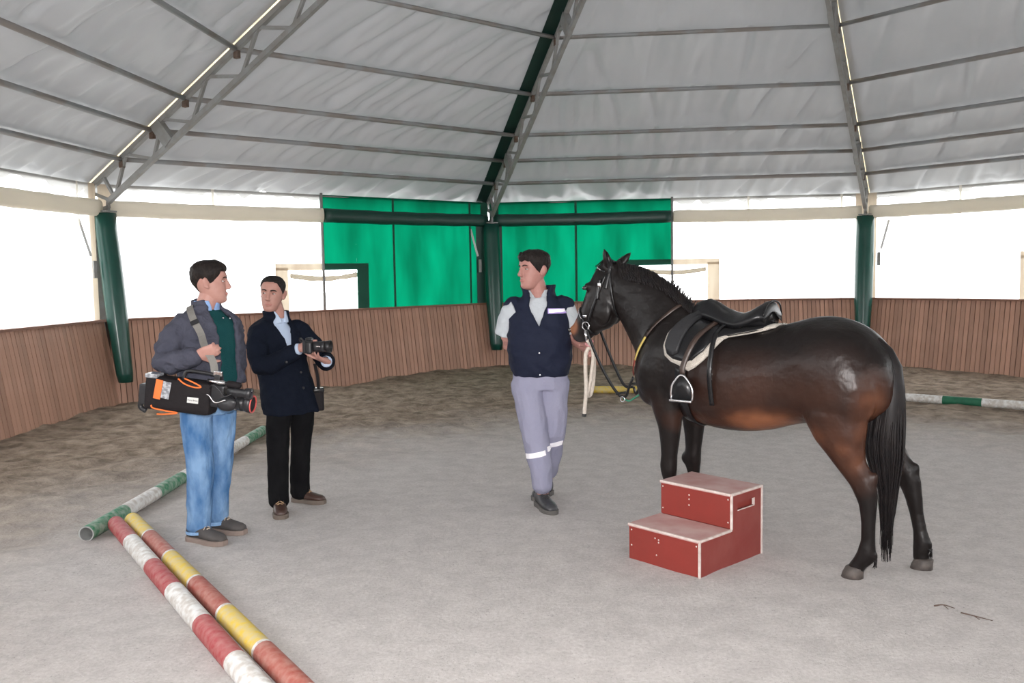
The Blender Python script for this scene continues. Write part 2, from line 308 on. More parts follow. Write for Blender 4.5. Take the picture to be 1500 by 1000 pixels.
# ------------------------------------------------------------------ walls
WN = {1: 'wall_left', 2: 'wall_back_left', 3: 'wall_back_right', 4: 'wall_right', 5: 'wall_near_right', 6: 'wall_rear_right', 7: 'wall_rear', 8: 'wall_near_left'}
PLK = {}
def plank_mesh(w, L):
    g = box((0, 0, L/2), (w, .022, L), bev=.003); return mesh_of('plank', g, [M['wood']], False)
def build_wall(e):
    A = corner(e-1, RKT); B = corner(e, RKT); t = (B-A).normalized(); Lw = (B-A).length; nrm = Vector((-t.y, t.x, 0))
    if nrm.dot(CC-A) < 0: nrm = -nrm                       # into the arena
    W = empty(WN[e], A, math.atan2(t.y, t.x), kind='structure')
    sg = 1 if Vector((-t.y, t.x, 0)).dot(nrm) > 0 else -1  # local +y*sg = inward
    d_in = (RKT-RKB)*APO; Ls = math.hypot(d_in, HKT); tilt = math.atan2(d_in, HKT)
    tb = (RKT-RKB)*math.sin(PI/8)
    # backing board
    g = G(); y0 = -sg*.02
    g.add([(tb, sg*d_in+y0, -.1), (Lw-tb, sg*d_in+y0, -.1), (Lw, y0, HKT), (0, y0, HKT)], [(0, 1, 2, 3)])
    obj('backing_board', g, M['gap'], W, smooth=False)
    pitch = .0704; cnt = int((Lw-.02)/pitch); x0 = (Lw-cnt*pitch)/2
    if e <= 4:
        me = PLK.setdefault('p', plank_mesh(.0630, Ls+.05))
        for i in range(cnt):
            o = bpy.data.objects.new('plank', me); link(o, W); x = x0+(i+.5)*pitch
            o.location = (x, sg*(d_in+random.uniform(-.003, .004)+d_in*.05/HKT), -.05); o.rotation_euler = (sg*tilt, random.uniform(-.002, .002), 0)
    else:
        g = G()
        for i in range(cnt):
            x = x0+(i+.5)*pitch; q = box((0, 0, Ls/2), (.0630, .022, Ls+.05)); R = Matrix.Rotation(sg*tilt, 3, 'X')
            g.add([(R @ Vector(v))+Vector((x, sg*d_in, 0)) for v in q.v], q.f)
        obj('plank_row', g, M['wood'], W, smooth=False, kind='stuff')
    g = bar((0, sg*.02, HKT+.012), (Lw, sg*.02, HKT+.012), .085, .03); obj('cap_rail', g, M['cap'], W, smooth=False)
    # plastic sheets: two halves with a window flap cut out of the middle
    ys = -sg*.06; ZT = 2.88; w0, w1, wz = 2.58, 3.74, 1.765; mid = 3.14
    dens = 1 if e <= 4 else .3
    def sheet(name, x0, x1, z0, z1, m, dy=0, amp=.012, **kw):
        nu = max(2, int((x1-x0)*14*dens)); nv = max(2, int((z1-z0)*6*dens))
        def fn(u, v):
            x = x0+(x1-x0)*u; z = z0+(z1-z0)*v
            return (x, ys+sg*dy+amp*noise.noise(Vector((x*1.7+e*9, z*.5, dy*30)))-sg*.05*(z-1.1)/1.7*0, z)
        return obj(name, grid(nu, nv, fn), m, W, fix=False, **kw)
    cA = 'green_sheet' if e == 3 else 'white_sheet'; cB = 'green_sheet' if e == 2 else 'white_sheet'
    for (xa, xb, c, side) in ((0, mid, cA, 0), (mid, Lw, cB, 1)):
        edges = [x for x in (1.5, 2.98) if xa < x < xb-.05 and side == 0]+[x for x in (4.42, 5.95) if xa < x < xb]
        lim = (xa, w0) if side == 0 else (w1, xb)
        cuts = [lim[0]]+[x for x in edges if lim[0]+.1 < x < lim[1]-.1]+[lim[1]]
        nm = 'green_sheet' if c == 'green_sheet' else 'plastic_sheet'
        for i in range(len(cuts)-1): sheet(nm, cuts[i], cuts[i+1], HKT, ZT, M[c])
        sheet(nm, *((w0, mid) if side == 0 else (mid, w1)), wz, ZT, M[c])
        for x in cuts[1:-1]: sheet('seam', x-.02, x+.02, HKT, ZT, M['green_double'] if c == 'green_sheet' else M['seam'], .012, 0)
        # doubled border of the window flap
        dm = M['green_double'] if c == 'green_sheet' else M['flap_edge']
        if side == 0: sheet('flap_border', w0-.2, w0, HKT, wz+.02, dm, .015, .004); sheet('flap_border', w0-.2, mid, wz-.02, wz+.08, dm, .018, .004)
        else: sheet('flap_border', w1, w1+.2, HKT, wz+.02, dm, .015, .004); sheet('flap_border', mid, w1+.2, wz-.02, wz+.08, dm, .018, .004)
        # rolled-up curtain under the eave
        rm = M['green_roll'] if c == 'green_sheet' else M['roll_beige']
        ra, rb_ = (.10 if side == 0 else mid+.02), (mid-.02 if side == 0 else Lw-.10)
        rings = []; k = 26
        for i in range(k+1):
            x = ra+(rb_-ra)*i/k; cz = 2.565-.012*math.sin(PI*i/k)+.006*noise.noise(Vector((x*3, e, side)))
            rings.append(ell((x, sg*.05, cz), (0, .062, 0), (0, 0, .105+.008*noise.noise(Vector((x*4, 3, e)))), 14, 2.6))
        obj('rolled_curtain', loft(rings), rm, W)
        # opaque side hem next to the column
        hx = (0, .16) if side == 0 else (Lw-.16, Lw)
        sheet('side_hem', *hx, HKT, ZT, M['green_double'] if c == 'green_sheet' else M['flap_edge'], .02, .004)
    # sagging roll of the opened window flap
    rings = []
    for i in range(17):
        u = i/16; x = w0+.03+(w1-w0-.06)*u; z = wz-.10-.05*math.sin(PI*u)
        rr = .030+.012*noise.noise(Vector((x*6, e, 0))); rings.append(ell((x, ys+sg*.03, z), (0, rr, 0), (0, 0, rr*1.3), 10))
    obj('window_flap_roll', loft(rings), M['haze_sheet'], W)
    obj('middle_post', tube([(mid, ys+sg*.05, HKT), (mid, ys+sg*.05, 2.9)], .021, 10), M['steel'], W)
    obj('eave_pipe', tube([(0, ys-sg*.03, 2.86), (Lw, ys-sg*.03, 2.86)], .025, 8), M['steel'], W)
    return W
for e in range(1, 9): build_wall(e)

# ------------------------------------------------------------------ roof
def roof_mat():
    m = bpy.data.materials.new('silver_white_tarpaulin'); m.use_nodes = True; t = m.node_tree; b = t.nodes['Principled BSDF']; out = t.nodes['Material Output']
    b.inputs['Roughness'].default_value = .42; b.inputs['Specular IOR Level'].default_value = .35
    co = N_(t, 'ShaderNodeTexCoord').outputs['Object']
    nz = N_(t, 'ShaderNodeTexNoise'); nz.inputs['Scale'].default_value = 1.6; nz.inputs['Detail'].default_value = 6; t.links.new(co, nz.inputs['Vector'])
    mx = N_(t, 'ShaderNodeMix', data_type='RGBA'); mx.inputs[6].default_value = (.39, .405, .425, 1); mx.inputs[7].default_value = (.475, .485, .50, 1); t.links.new(nz.outputs[0], mx.inputs[0]); t.links.new(mx.outputs[2], b.inputs['Base Color'])
    uvn = N_(t, 'ShaderNodeUVMap', uv_map='cloth'); mp = N_(t, 'ShaderNodeMapping'); mp.inputs['Scale'].default_value = (5.5, .8, 1); t.links.new(uvn.outputs[0], mp.inputs[0])
    n2 = N_(t, 'ShaderNodeTexNoise', noise_type='RIDGED_MULTIFRACTAL'); n2.inputs['Scale'].default_value = 1.0; n2.inputs['Detail'].default_value = 3; t.links.new(mp.outputs[0], n2.inputs['Vector'])
    bp = N_(t, 'ShaderNodeBump'); bp.inputs['Strength'].default_value = .55; bp.inputs['Distance'].default_value = .03; t.links.new(n2.outputs[0], bp.inputs['Height']); t.links.new(bp.outputs[0], b.inputs['Normal'])
    tr = N_(t, 'ShaderNodeBsdfTranslucent'); tr.inputs[0].default_value = (.014, .0145, .015, 1); ad = N_(t, 'ShaderNodeAddShader')
    t.links.new(b.outputs[0], ad.inputs[0]); t.links.new(tr.outputs[0], ad.inputs[1]); t.links.new(ad.outputs[0], out.inputs[0]); return m
M['roof'] = roof_mat()
M['hip_gap'] = sheet_mat('thin_hip_lacing_sheet', (.45, .40, .30), (.34, .28, .17), 0, var=((6, 6, 6), (.14, .11, .07)))
M['hip_green'] = mat('dark_green_hip_cover', (.008, .03, .024), .5, var=(5, (.004, .02, .016), .6))
PUR = [7.833, 7.26, 6.668, 5.814, 4.795, 3.75, 2.7, 1.65]
ceil = empty('ceiling', (CX, CY, 0), kind='structure')
def panel(e):
    hi = e in (1, 2, 3, 4, 5); nu, nv = (150, 150) if hi else (24, 30)
    Ra, Rb = 8.60, .35; u1, u2_ = hipdir(e-1), hipdir(e)
    def fn(u, v):
        R = Ra+(Rb-Ra)*v**1.12; gapf = .055/max(R, .4); uu = gapf+(1-2*gapf)*u
        p = (u1*(1-uu)+u2_*uu)*R; z = roofz(R)+.055
        s = R*2*math.sin(PI/8)*u; dst = (8.6-R)*1.13
        # how far from the nearest purlin: cloth bellies and creases between pipes, is pinned on them
        q = min(abs(R-x) for x in PUR); pin = min(1, q/.12)
        sl = s+.25*dst*(1 if e % 2 else -1)+e*7.3
        w = .05*noise.noise(Vector((sl*2.1, dst*.55, e)))+.034*noise.noise(Vector((sl*6.0, dst*.8, e+4)))
        rid = abs(noise.noise(Vector((sl*1.6, dst*.33, e+9)))); w += .055*max(0, 1-rid*7); rid2 = abs(noise.noise(Vector((sl*2.7, dst*.5, e+19)))); w += .035*max(0, 1-rid2*6)*max(0, noise.noise(Vector((sl*.5, dst*.7, e+29)))+.15)*2
        near = max(0, 1-q/.22); w += near*.050*noise.noise(Vector((sl*9, dst*1.2, e+2)))*min(1, q/.04)
        hp_ = min(1, min(u, 1-u)*R*.765/.35); z += hp_*(pin*w*1.25+.03*min(1, q/.3))
        if dst < .12: z += 0
        if v < 1e-6: z -= .018*abs(math.sin(s*PI/.42))**.6+.012
        elif R > 8.45: z -= .02*abs(math.sin(s*PI/.42))
        return (p.x, p.y, z)
    o = obj('roof_panel', grid(nu, nv, fn), M['roof'], ceil, fix=False); me = o.data
    uv = me.uv_layers.new(name='cloth'); L_ = [0]*(2*len(me.loops))
    for i, l in enumerate(me.loops):
        ju, jv = l.vertex_index % nu, l.vertex_index//nu; R = Ra+(Rb-Ra)*(jv/(nv-1))**1.12; dst = (8.6-R)*1.13
        L_[2*i] = R*.765*(ju/(nu-1)-.5)+.25*dst*(1 if e % 2 else -1)+e*11.0; L_[2*i+1] = dst
    uv.data.foreach_set('uv', L_); return o
for e in range(1, 9):
    pn = panel(e)
    for i, R in enumerate(PUR):
        a = hipdir(e-1)*(R-.02); b = hipdir(e)*(R-.02); z = roofz(R)
        a = a+Vector((0, 0, z)); b = b+Vector((0, 0, z))
        obj('purlin', tube([a.lerp(b, .004), b.lerp(a, .004)], .031 if i < 4 else .027, 10), M['purlin'], pn)
for k in range(8):
    d = hipdir(k); s = Vector((-d.y, d.x, 0)); g = G(); Rs = np.linspace(8.6, .35, 60)
    w = .11 if k != 2 else .15
    for sgn in (0,):
        v = []; 
        for R in Rs:
            for q in (-1, 0, 1): v.append(d*R+s*(w*q*(.8 if k == 2 else 1)+(.10 if k == 2 else 0))+Vector((0, 0, roofz(R)+(.075 if k != 2 else -.005)+(.02 if q == 0 else 0))))
        g.add(v, [(i*3+j, i*3+j+1, i*3+j+4, i*3+j+3) for i in range(59) for j in range(2)])
    obj('hip_strip', g, M['hip_green'] if k == 2 else M['hip_gap'], ceil, fix=False)
obj('crown_ring', tube([(.5*math.cos(2*PI*i/16), .5*math.sin(2*PI*i/16), roofz(.5)-.1) for i in range(17)], .05, 8), M['steel'], ceil)

# trusses and columns
TL = {0: 'grey steel roof truss over the corner beyond the left edge', 1: 'grey steel lattice roof truss rising from the padded column behind the cameraman',
      2: 'grey steel lattice roof truss with dark green cover above the two green sheets', 3: 'grey steel roof truss seen edge-on above the horse rump', 4: 'grey steel roof truss over the corner beyond the right edge'}
CL = {0: 'green padded column beyond the left edge of the arena view', 1: 'green padded steel column standing left of the cameraman', 2: 'green padded steel column between the two green sheets',
      3: 'green padded steel column rising behind the horse rump', 4: 'green padded column beyond the right edge of the arena view'}
for k in range(0, 5):
    d = hipdir(k)
    T = empty('roof_truss', corner(k, 8.3, 2.4), label=TL[k], cat='roof truss', group='roof trusses'); off = T.location
    def P(r, z): return CC+d*r+Vector((0, 0, z))
    tz = lambda r: roofz(r)-.005
    bz = lambda r: 2.66+(8.06-r)*.54
    S = Vector((-d.y, d.x, 0))
    obj('top_chord', bar(P(8.52, tz(8.52)), P(.5, tz(.5)), .06, .06), M['steel'], T, False, off)
    obj('bottom_chord', bar(P(8.10, bz(8.10)), P(.5, bz(.5)), .055, .06), M['steel'], T, False, off)
    tops = [8.17, 7.72, 7.04, 6.27, 5.45, 4.65, 3.85, 3.05, 2.25, 1.45]; bots = [7.98, 7.94, 7.22, 6.53, 5.72, 4.94, 4.14, 3.34, 2.54, 1.74, .94]
    segs = [((8.49, tz(8.49)), (8.06, bz(8.06))), ((8.49, tz(8.49)), (8.44, 2.45)), ((8.44, 2.52), (8.08, 2.58)), ((8.10, bz(8.1)), (8.12, 2.42)), ((tops[0], tz(tops[0])), (bots[0], bz(bots[0])))]
    for i in range(1, len(tops)):
        segs.append(((tops[i], tz(tops[i])), (bots[i], bz(bots[i])))); segs.append(((tops[i], tz(tops[i])), (bots[i+1], bz(bots[i+1]))))
    for a, b in segs: obj('web_member', bar(P(*a), P(*b), .036, .036), M['steel'], T, False, off)
    for (ra, rb_) in ((7.14, 7.10), (4.45, 4.42)):
        g = G(); a, b = P(ra+.09, tz(ra+.09)), P(ra-.09, tz(ra-.09)); c_, e_ = P(rb_-.10-.17, bz(rb_-.27)), P(rb_-.09, bz(rb_-.09))
        obj('splice_plate', bar((a+b)/2, (c_+e_)/2, .085, .16, d), M['steel'], T, False, off)
    for R in PUR[:6]: obj('purlin_bracket', box(P(R-.03, tz(R)-.055), (.07, .05, .09), math.atan2(d.y, d.x), bev=.008), mat('rusty_bracket', (.16, .12, .10), .7, .2, var=(20, (.09, .05, .03), .9)) if k == 0 and R == PUR[0] else bpy.data.materials['rusty_bracket'], T, False, off)
    Cn = empty('support_column', corner(k, 8.25, 0), label=CL[k], cat='column', group='padded columns'); off = Cn.location
    obj('post', bar(P(8.36, -.1), P(8.36, 2.5), .12, .12, d), M['steel'], Cn, False, off)
    # padded half-round cover, leaning with the boards towards the bottom
    rings = []; back = []
    pts = [(2.50, 8.17, .140), (2.3, 8.17, .142), (1.9, 8.12, .145), (1.5, 8.08, .145), (1.1, 8.04, .140), (.75, 8.0, .122), (.45, 7.96, .112), (.34, 7.94, .095)]
    for z, r, w in pts:
        ring = []
        for i in range(15):
            a = -PI/2*1.12+PI*1.12*i/14; ring.append(P(r, z)-d*(w*.85*math.cos(a))+S*(w*math.sin(a)))
        for i in range(15):
            a = -PI/2*1.12+PI*1.12*(14-i)/14; ring.append(P(r, z)-d*((w-.02)*.85*math.cos(a))+S*((w-.02)*math.sin(a)))
        rings.append(ring)
    obj('pad', loft(rings, caps=True), M['pad'], Cn, True, off)
    # webbing strap and ratchet
    s_ = {1: -1, 2: 1, 3: -1}.get(k, 1); s_ = 1 if k in (1, 2) else -1
    q0, q1, q2 = P(8.2, 2.42)+S*s_*.36, P(8.15, 1.95)+S*s_*.25, P(8.1, 1.62)+S*s_*.19
    obj('strap', ribbon([q0, q0.lerp(q1, .5), q1], -d, .035, .004), M['strap_white'], Cn, False, off)
    obj('ratchet', box((q1+q2)/2, (.03, .05, .22), math.atan2(d.y, d.x), bev=.006), M['steel'], Cn, False, off)
    obj('top_plate', box(P(8.24, 2.52), (.34, .2, .02), math.atan2(d.y, d.x)), M['steel'], Cn, False, off)
    if k == 2:
        for sg in (-1, 1): obj('dark_side_flap', bar(P(8.24, 1.12)+S*(sg*.19), P(8.24, 2.6)+S*(sg*.19), .13 if sg > 0 else .05, .012, d), M['green_roll'], Cn, False, off)

# ------------------------------------------------------------------ poles on the sand
M['p_white'] = mat('worn_white_paint', (.74, .74, .73), .6, var=(26, (.50, .46, .42), .9, .12), bump=(60, .15))
M['p_red'] = mat('worn_red_paint', (.34, .028, .036), .6, var=(26, (.46, .24, .22), .6, .2), bump=(60, .15))
M['p_brick'] = mat('worn_brick_red_paint', (.31, .060, .042), .6, var=(26, (.48, .28, .23), .6, .2), bump=(60, .15))
M['p_yellow'] = mat('worn_yellow_paint', (.66, .47, .05), .6, var=(26, (.55, .46, .25), .9, .14), bump=(60, .15))
M['p_green'] = mat('worn_green_paint', (.03, .20, .10), .6, var=(26, (.30, .38, .31), .9, .14), bump=(60, .15))
M['p_green2'] = mat('dark_green_paint', (.015, .11, .06), .6, var=(12, (.02, .15, .08), .9, .14))
M['pvc_in'] = mat('pole_inside_grey', (.35, .36, .35), .7, var=(20, (.2, .2, .2), .6))
def pole(name, a, b, cuts, cols, r, label, z=.045, ringm=None):
    a = Vector((*a, z)); b = Vector((*b, z)); L = (b-a).length; t = (b-a).normalized(); ms = []; g = G(); n = 18
    s = Vector((-t.y, t.x, 0)); u = Vector((0, 0, 1))
    def ring(d, rr): return ell(a+t*d, s*rr, u*rr, n)
    def tubeseg(d0, d1, mi, rr=r, r1=None):
        q = loft([ring(d0, rr), ring(d1, r1 or rr)], caps=False); g.add(q.v, q.f, mi)
    names = []
    def mi(nm):
        if nm not in names: names.append(nm)
        return names.index(nm)
    edges = [0]+list(cuts)+[L]
    for i in range(len(edges)-1):
        tubeseg(edges[i], edges[i+1], mi(cols[i % len(cols)]))
        if ringm and 0 < i: tubeseg(edges[i]-.012, edges[i]+.012, mi(ringm), r+.0015)
    for d0, sg in ((0, 1), (L, -1)):
        q = loft([ring(d0, r), ring(d0, r-.008)], caps=False); g.add(q.v, q.f, mi('p_white' if 'p_green' not in cols else 'pvc_in'))
        q = loft([ring(d0, r-.008), ring(d0+sg*.25, r-.008)], caps=False); g.add(q.v, q.f, mi('pvc_in')); 
        c = len(g.v); rr = ring(d0+sg*.25, r-.008); g.add(rr+[a+t*(d0+sg*.25)], [(j, (j+1) % n, n) for j in range(n)], mi('pvc_in'))
    tag(obj(name, g, [M[q] for q in names], off=a), label, 'pole', 'jumping poles on the sand').location = a
pole('ground_pole', (-2.725, 5.45), (-2.64, 9.12), [.52, 1.03, 1.52, 2.05, 2.57, 3.09], ['p_green', 'p_white'], .05, 'green and white striped pole on the sand behind the cameraman')
pole('ground_pole', (-2.635, 5.67), (-.32, 2.30), [.50, 1.07, 1.55, 2.08, 2.57, 3.06, 3.55], ['p_red', 'p_white'], .052, 'red and white striped pole in the left foreground')
pole('ground_pole', (-2.565, 5.76), (-.20, 2.38), [.50, 1.01, 1.54, 2.05, 2.57, 3.08, 3.6], ['p_yellow', 'p_brick'], .050, 'yellow and red striped pole beside the red and white one', ringm='p_white')
pole('ground_pole', (4.02, 11.20), (6.90, 8.92), [.52, .95, 1.40, 1.82, 2.26, 2.7, 3.2], ['p_white', 'p_green2'], .05, 'white and dark green pole behind the horse tail', z=.06)
pole('ground_pole', (1.08, 11.76), (3.3, 11.49), [.60, 1.1, 1.6], ['p_yellow', 'p_green2'], .05, 'yellow pole lying far off beneath the hanging reins', z=.06)

# ------------------------------------------------------------------ mounting block
M['blk'] = mat('brick_red_painted_plywood', (.235, .030, .022), .6, var=(5, (.20, .030, .022), .8), bump=(25, .12))
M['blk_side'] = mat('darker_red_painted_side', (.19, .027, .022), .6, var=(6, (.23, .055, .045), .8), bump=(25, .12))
M['blk_top'] = mat('dusty_red_tread', (.52, .36, .34), .8, var=(5, (.42, .22, .20), .9, .14))
M['blk_edge'] = mat('bare_pale_edge', (.66, .60, .56), .7, var=(25, (.45, .33, .30), .8))
BA = math.atan2(-.742, .67); BW, BD1, BD, H1, H2 = .49, .295, .60, .205, .405
blk = empty('mounting_block', (.985, 4.585, 0), BA, label='brick red two-step wooden mounting block before the horse', cat='mounting block')
# local: x from -BW (left) to 0 (right), y depth 0..BD
def bb(name, x0, x1, y0, y1, z0, z1, m, bev=.004, par=blk): return obj(name, box(((x0+x1)/2, (y0+y1)/2, (z0+z1)/2), (x1-x0, y1-y0, z1-z0), bev=bev), m, par, False)
bb('lower_riser', -BW, -.0, 0, .015, -.03, H1-.015, M['blk'])
bb('upper_riser', -BW, -.0, BD1, BD1+.015, H1, H2-.015, M['blk'])
bb('lower_tread', -BW-.004, .004, -.008, BD1, H1-.016, H1, M['blk_top'])
bb('upper_tread', -BW-.004, .004, BD1-.008, BD+.004, H2-.016, H2, M['blk_top'])
bb('back_panel', -BW, 0, BD-.015, BD, -.03, H2-.016, M['blk'])
bb('left_side', -BW-.001, -BW+.014, .012, BD-.012, -.03, H1-.016, M['blk_side'])
bb('left_side_upper', -BW-.001, -BW+.014, BD1+.012, BD-.012, H1-.016, H2-.016, M['blk_side'])
# right side with hand slot (slot cut out between pieces)
sy0, sy1, sz0, sz1 = BD1+.06, BD-.075, .305, .345
def sidepanel():
    g = G(); x0, x1 = -.014, .0015; ys = [.012, BD1+.012, sy0, sy1, BD-.012]; zs = [-.03, H1-.016, sz0, sz1, H2-.016]
    for i in range(4):
        for j in range(4):
            if i == 0 and j > 0: continue
            if i == 2 and j == 2: continue
            g += box(((x0+x1)/2, (ys[i]+ys[i+1])/2, (zs[j]+zs[j+1])/2), (x1-x0, ys[i+1]-ys[i], zs[j+1]-zs[j]))
    return g
rs = obj('right_side', sidepanel(), M['blk_side'], blk, False)
g = G()
for (y0, y1, z0, z1) in ((sy0, sy1, sz0-.006, sz0), (sy1-.006, sy1+.002, sz0, sz1)): g += box((-.004, (y0+y1)/2, (z0+z1)/2), (.014, y1-y0, z1-z0))
obj('slot_rim', g, M['blk_edge'], rs, False)
g = box((-.03, (sy0+sy1)/2, (sz0+sz1)/2), (.02, sy1-sy0+.05, sz1-sz0+.05)); obj('slot_shadow_board', g, M['blk'], rs, False)
for nm, a, b in (('edge_strip', (-BW, -.004, H1-.003), (0, -.004, H1-.003)), ('edge_strip', (.002, -.002, -.03), (.002, -.002, H1)), ('edge_strip', (.003, BD1, H1), (.003, BD1, H2)), ('edge_strip', (.003, -.002, H1-.004), (.003, BD1, H1-.004)),
                 ('edge_strip', (.003, BD1, H2-.004), (.003, BD, H2-.004)), ('edge_strip', (.002, BD, -.03), (.002, BD, H2)), ('edge_strip', (-BW, BD1-.004, H2-.004), (0, BD1-.004, H2-.004))):
    obj(nm, bar(a, b, .011, .011), M['blk_edge'], blk, False)
for x, y, z in ((-.30, -.001, .155), (-.275, -.001, .15), (-.275, -.001, .135), (-.29, -.001, .06), (-.02, -.001, .17), (-.47, -.001, .17), (-.47, -.001, .08), (-.285, BD1-.001, .35), (-.285, BD1-.001, .325), (-.285, BD1-.001, .29), (-.02, BD1-.001, .37), (-.02, BD1-.001, .24), (-.475, BD1-.001, .37), (-.475, BD1-.001, .24)):
    obj('screw', ellipsoid((x, y, z), (.005, .002, .005), n=8, m=5), M['blk_edge'], blk)

# ------------------------------------------------------------------ horse
HO = Vector((1.916, 4.6755, 0)); HR = math.atan2(.638, -.77); HS = (1.058, 1, 1)
horse = empty('horse', HO, HR, label='saddled dark bay horse standing side-on with handler at its head', cat='horse'); horse.scale = HS
def hring(x, zt, zb, hw, wide=.5, n=28, ex=2.25, dx=0):
    out = []; zc = zb+(zt-zb)*wide
    for i in range(n):
        a = 2*PI*i/n; c, s = math.cos(a), math.sin(a); y = math.copysign(abs(c)**(2/ex), c)*hw; q = math.copysign(abs(s)**(2/ex), s)
        z = zc+q*((zt-zc) if q > 0 else (zc-zb)); out.append(Vector((x+dx*(z-zc), y, z)))
    return out
def dloft(q, k=4):
    n = len(q); out = []
    for i in range(n-1):
        a, b, c, d = q[max(i-1, 0)], q[i], q[i+1], q[min(i+2, n-1)]
        for j in range(k):
            t = j/k; out.append([.5*(2*b[m]+(c[m]-a[m])*t+(2*a[m]-5*b[m]+4*c[m]-d[m])*t*t+(3*b[m]-a[m]-3*c[m]+d[m])*t**3) for m in range(len(b))])
    return out+[list(q[-1])]
body = loft([hring(*q, n=56) for q in dloft([(-.135, 1.10, .96, .07), (-.115, 1.18, .90, .14), (-.06, 1.255, .85, .205), (.0, 1.315, .81, .245), (.08, 1.360, .79, .268), (.17, 1.383, .79, .275), (.27, 1.380, .79, .272),
    (.38, 1.350, .765, .262), (.50, 1.318, .725, .275), (.64, 1.300, .702, .290), (.78, 1.305, .702, .288), (.90, 1.335, .722, .270), (1.0, 1.385, .752, .245), (1.09, 1.405, .785, .225), (1.18, 1.375, .81, .21), (1.26, 1.27, .835, .18), (1.31, 1.14, .88, .13), (1.33, 1.06, .95, .06)])])
def pair(A, B, hw, n=20, ex=2.15, sh=.5):
    A = Vector((A[0], 0, A[1])); B = Vector((B[0], 0, B[1])); return ell((A+B)/2, (0, hw, 0), (A-B)/2, n, ex)
neck = loft([pair((.93, 1.37), (1.15, .90), .20), pair((1.0, 1.425), (1.29, .96), .165), pair((1.055, 1.475), (1.335, 1.06), .135), pair((1.13, 1.545), (1.375, 1.15), .110), pair((1.235, 1.615), (1.425, 1.24), .092), pair((1.345, 1.660), (1.468, 1.315), .082), pair((1.44, 1.682), (1.505, 1.385), .076), pair((1.50, 1.68), (1.54, 1.45), .06)])
headl = loft([pair((1.49, 1.70), (1.47, 1.53), .05), pair((1.545, 1.722), (1.482, 1.43), .072), pair((1.60, 1.715), (1.50, 1.36), .088), pair((1.65, 1.665), (1.53, 1.31), .098), pair((1.69, 1.59), (1.57, 1.275), .096, ex=2.5), pair((1.725, 1.505), (1.625, 1.258), .076, ex=2.5),
    pair((1.765, 1.42), (1.675, 1.232), .060, ex=2.4), pair((1.80, 1.352), (1.715, 1.198), .052, ex=2.3), pair((1.830, 1.300), (1.745, 1.182), .053), pair((1.842, 1.262), (1.775, 1.175), .052), pair((1.835, 1.225), (1.80, 1.182), .040)])
parts = [body, neck, headl]
# brow ridges, cheek, nostrils
for s in (1, -1):
    parts.append(ellipsoid((1.672, s*.080, 1.555), (.028, .022, .030))); parts.append(ellipsoid((1.575, s*.072, 1.39), (.07, .028, .095)))
    parts.append(ellipsoid((1.822, s*.040, 1.268), (.022, .016, .026)))
    # shoulder, thigh and rump muscles
    parts.append(ellipsoid((1.13, s*.155, 1.08), (.13, .085, .23), Matrix.Rotation(-.35, 3, 'Y'))); parts.append(ellipsoid((.10, s*.165, 1.03), (.19, .115, .25), Matrix.Rotation(.25, 3, 'Y')))
    parts.append(ellipsoid((1.20, s*.10, .93), (.10, .09, .12)))
# ears
for bx, y, tip in ((1.535, .050, (1.555, .075, 1.800)), (1.515, -.050, (1.455, -.085, 1.775))):
    b = Vector((bx, y, 1.69)); t = Vector(tip); parts.append(limb([b, b.lerp(t, .25), b.lerp(t, .55), b.lerp(t, .82), t], [(.020, .028), (.020, .033), (.017, .029), (.012, .017), (.005, .006)], (0, 1, 0), 10))
def leg(pts):
    """pts: x, y, z, half fore-aft, half side"""
    return limb([(p[0], p[1], p[2]) for p in pts], [(p[3], p[4]) for p in pts], (1, 0, 0), 14, 2.1)
parts.append(leg([(.12, .14, 1.0, .17, .10), (.115, .155, .86, .165, .105), (.085, .16, .76, .135, .085), (.060, .158, .68, .100, .066), (.028, .155, .60, .074, .052), (-.018, .152, .525, .064, .043), (-.038, .15, .47, .060, .040), (-.050, .15, .40, .046, .034), (-.052, .15, .30, .036, .028), (-.052, .15, .21, .036, .028), (-.046, .15, .145, .046, .036), (-.035, .15, .11, .047, .036), (-.008, .15, .075, .038, .034), (.006, .15, .045, .044, .040)]))
parts.append(leg([(0.060, -.14, 1.0, .17, .10), (0.050, -.16, .86, .165, .105), (0.015, -.175, .76, .130, .085), (-0.030, -.185, .68, .098, .064), (-0.080, -.195, .60, .072, .050), (-0.133, -.20, .525, .062, .043), (-0.155, -.20, .47, .058, .040), (-0.173, -.20, .40, .046, .034), (-0.191, -.20, .30, .036, .028), (-0.209, -.20, .21, .036, .028), (-0.221, -.20, .145, .046, .036), (-0.219, -.20, .115, .046, .036), (-0.213, -.20, .085, .038, .034), (-0.217, -.20, .055, .042, .040)]))
parts += [ellipsoid((-.072, .15, .535), (.026, .024, .05), Matrix.Rotation(-.2, 3, 'Y')), ellipsoid((-.177, -.20, .535), (.026, .024, .05), Matrix.Rotation(-.2, 3, 'Y')), ellipsoid((-.082, .15, .13), (.022, .024, .028)), ellipsoid((-.251, -.20, .135), (.022, .024, .028))]
for y_ in (.125, -.145): parts.append(ellipsoid((1.105, y_, .455), (.034, .042, .045)))
for (y, dx) in ((.125, 0), (-.145, -.02)):
    parts.append(leg([(1.10+dx, y, .92, .12, .085), (1.09+dx, y, .80, .092, .075), (1.078+dx, y, .70, .072, .060), (1.078+dx, y, .60, .058, .050), (1.082+dx, y, .52, .050, .044), (1.085+dx, y, .46, .052, .046), (1.085+dx, y, .42, .050, .044), (1.080+dx, y, .36, .038, .033), (1.078+dx, y, .27, .033, .028), (1.076+dx, y, .19, .035, .029), (1.074+dx, y, .14, .044, .035), (1.085+dx, y, .10, .040, .034), (1.108+dx, y, .065, .040, .036)]))
hm = remesh('horse_body', parts, .0095, 12, .5)
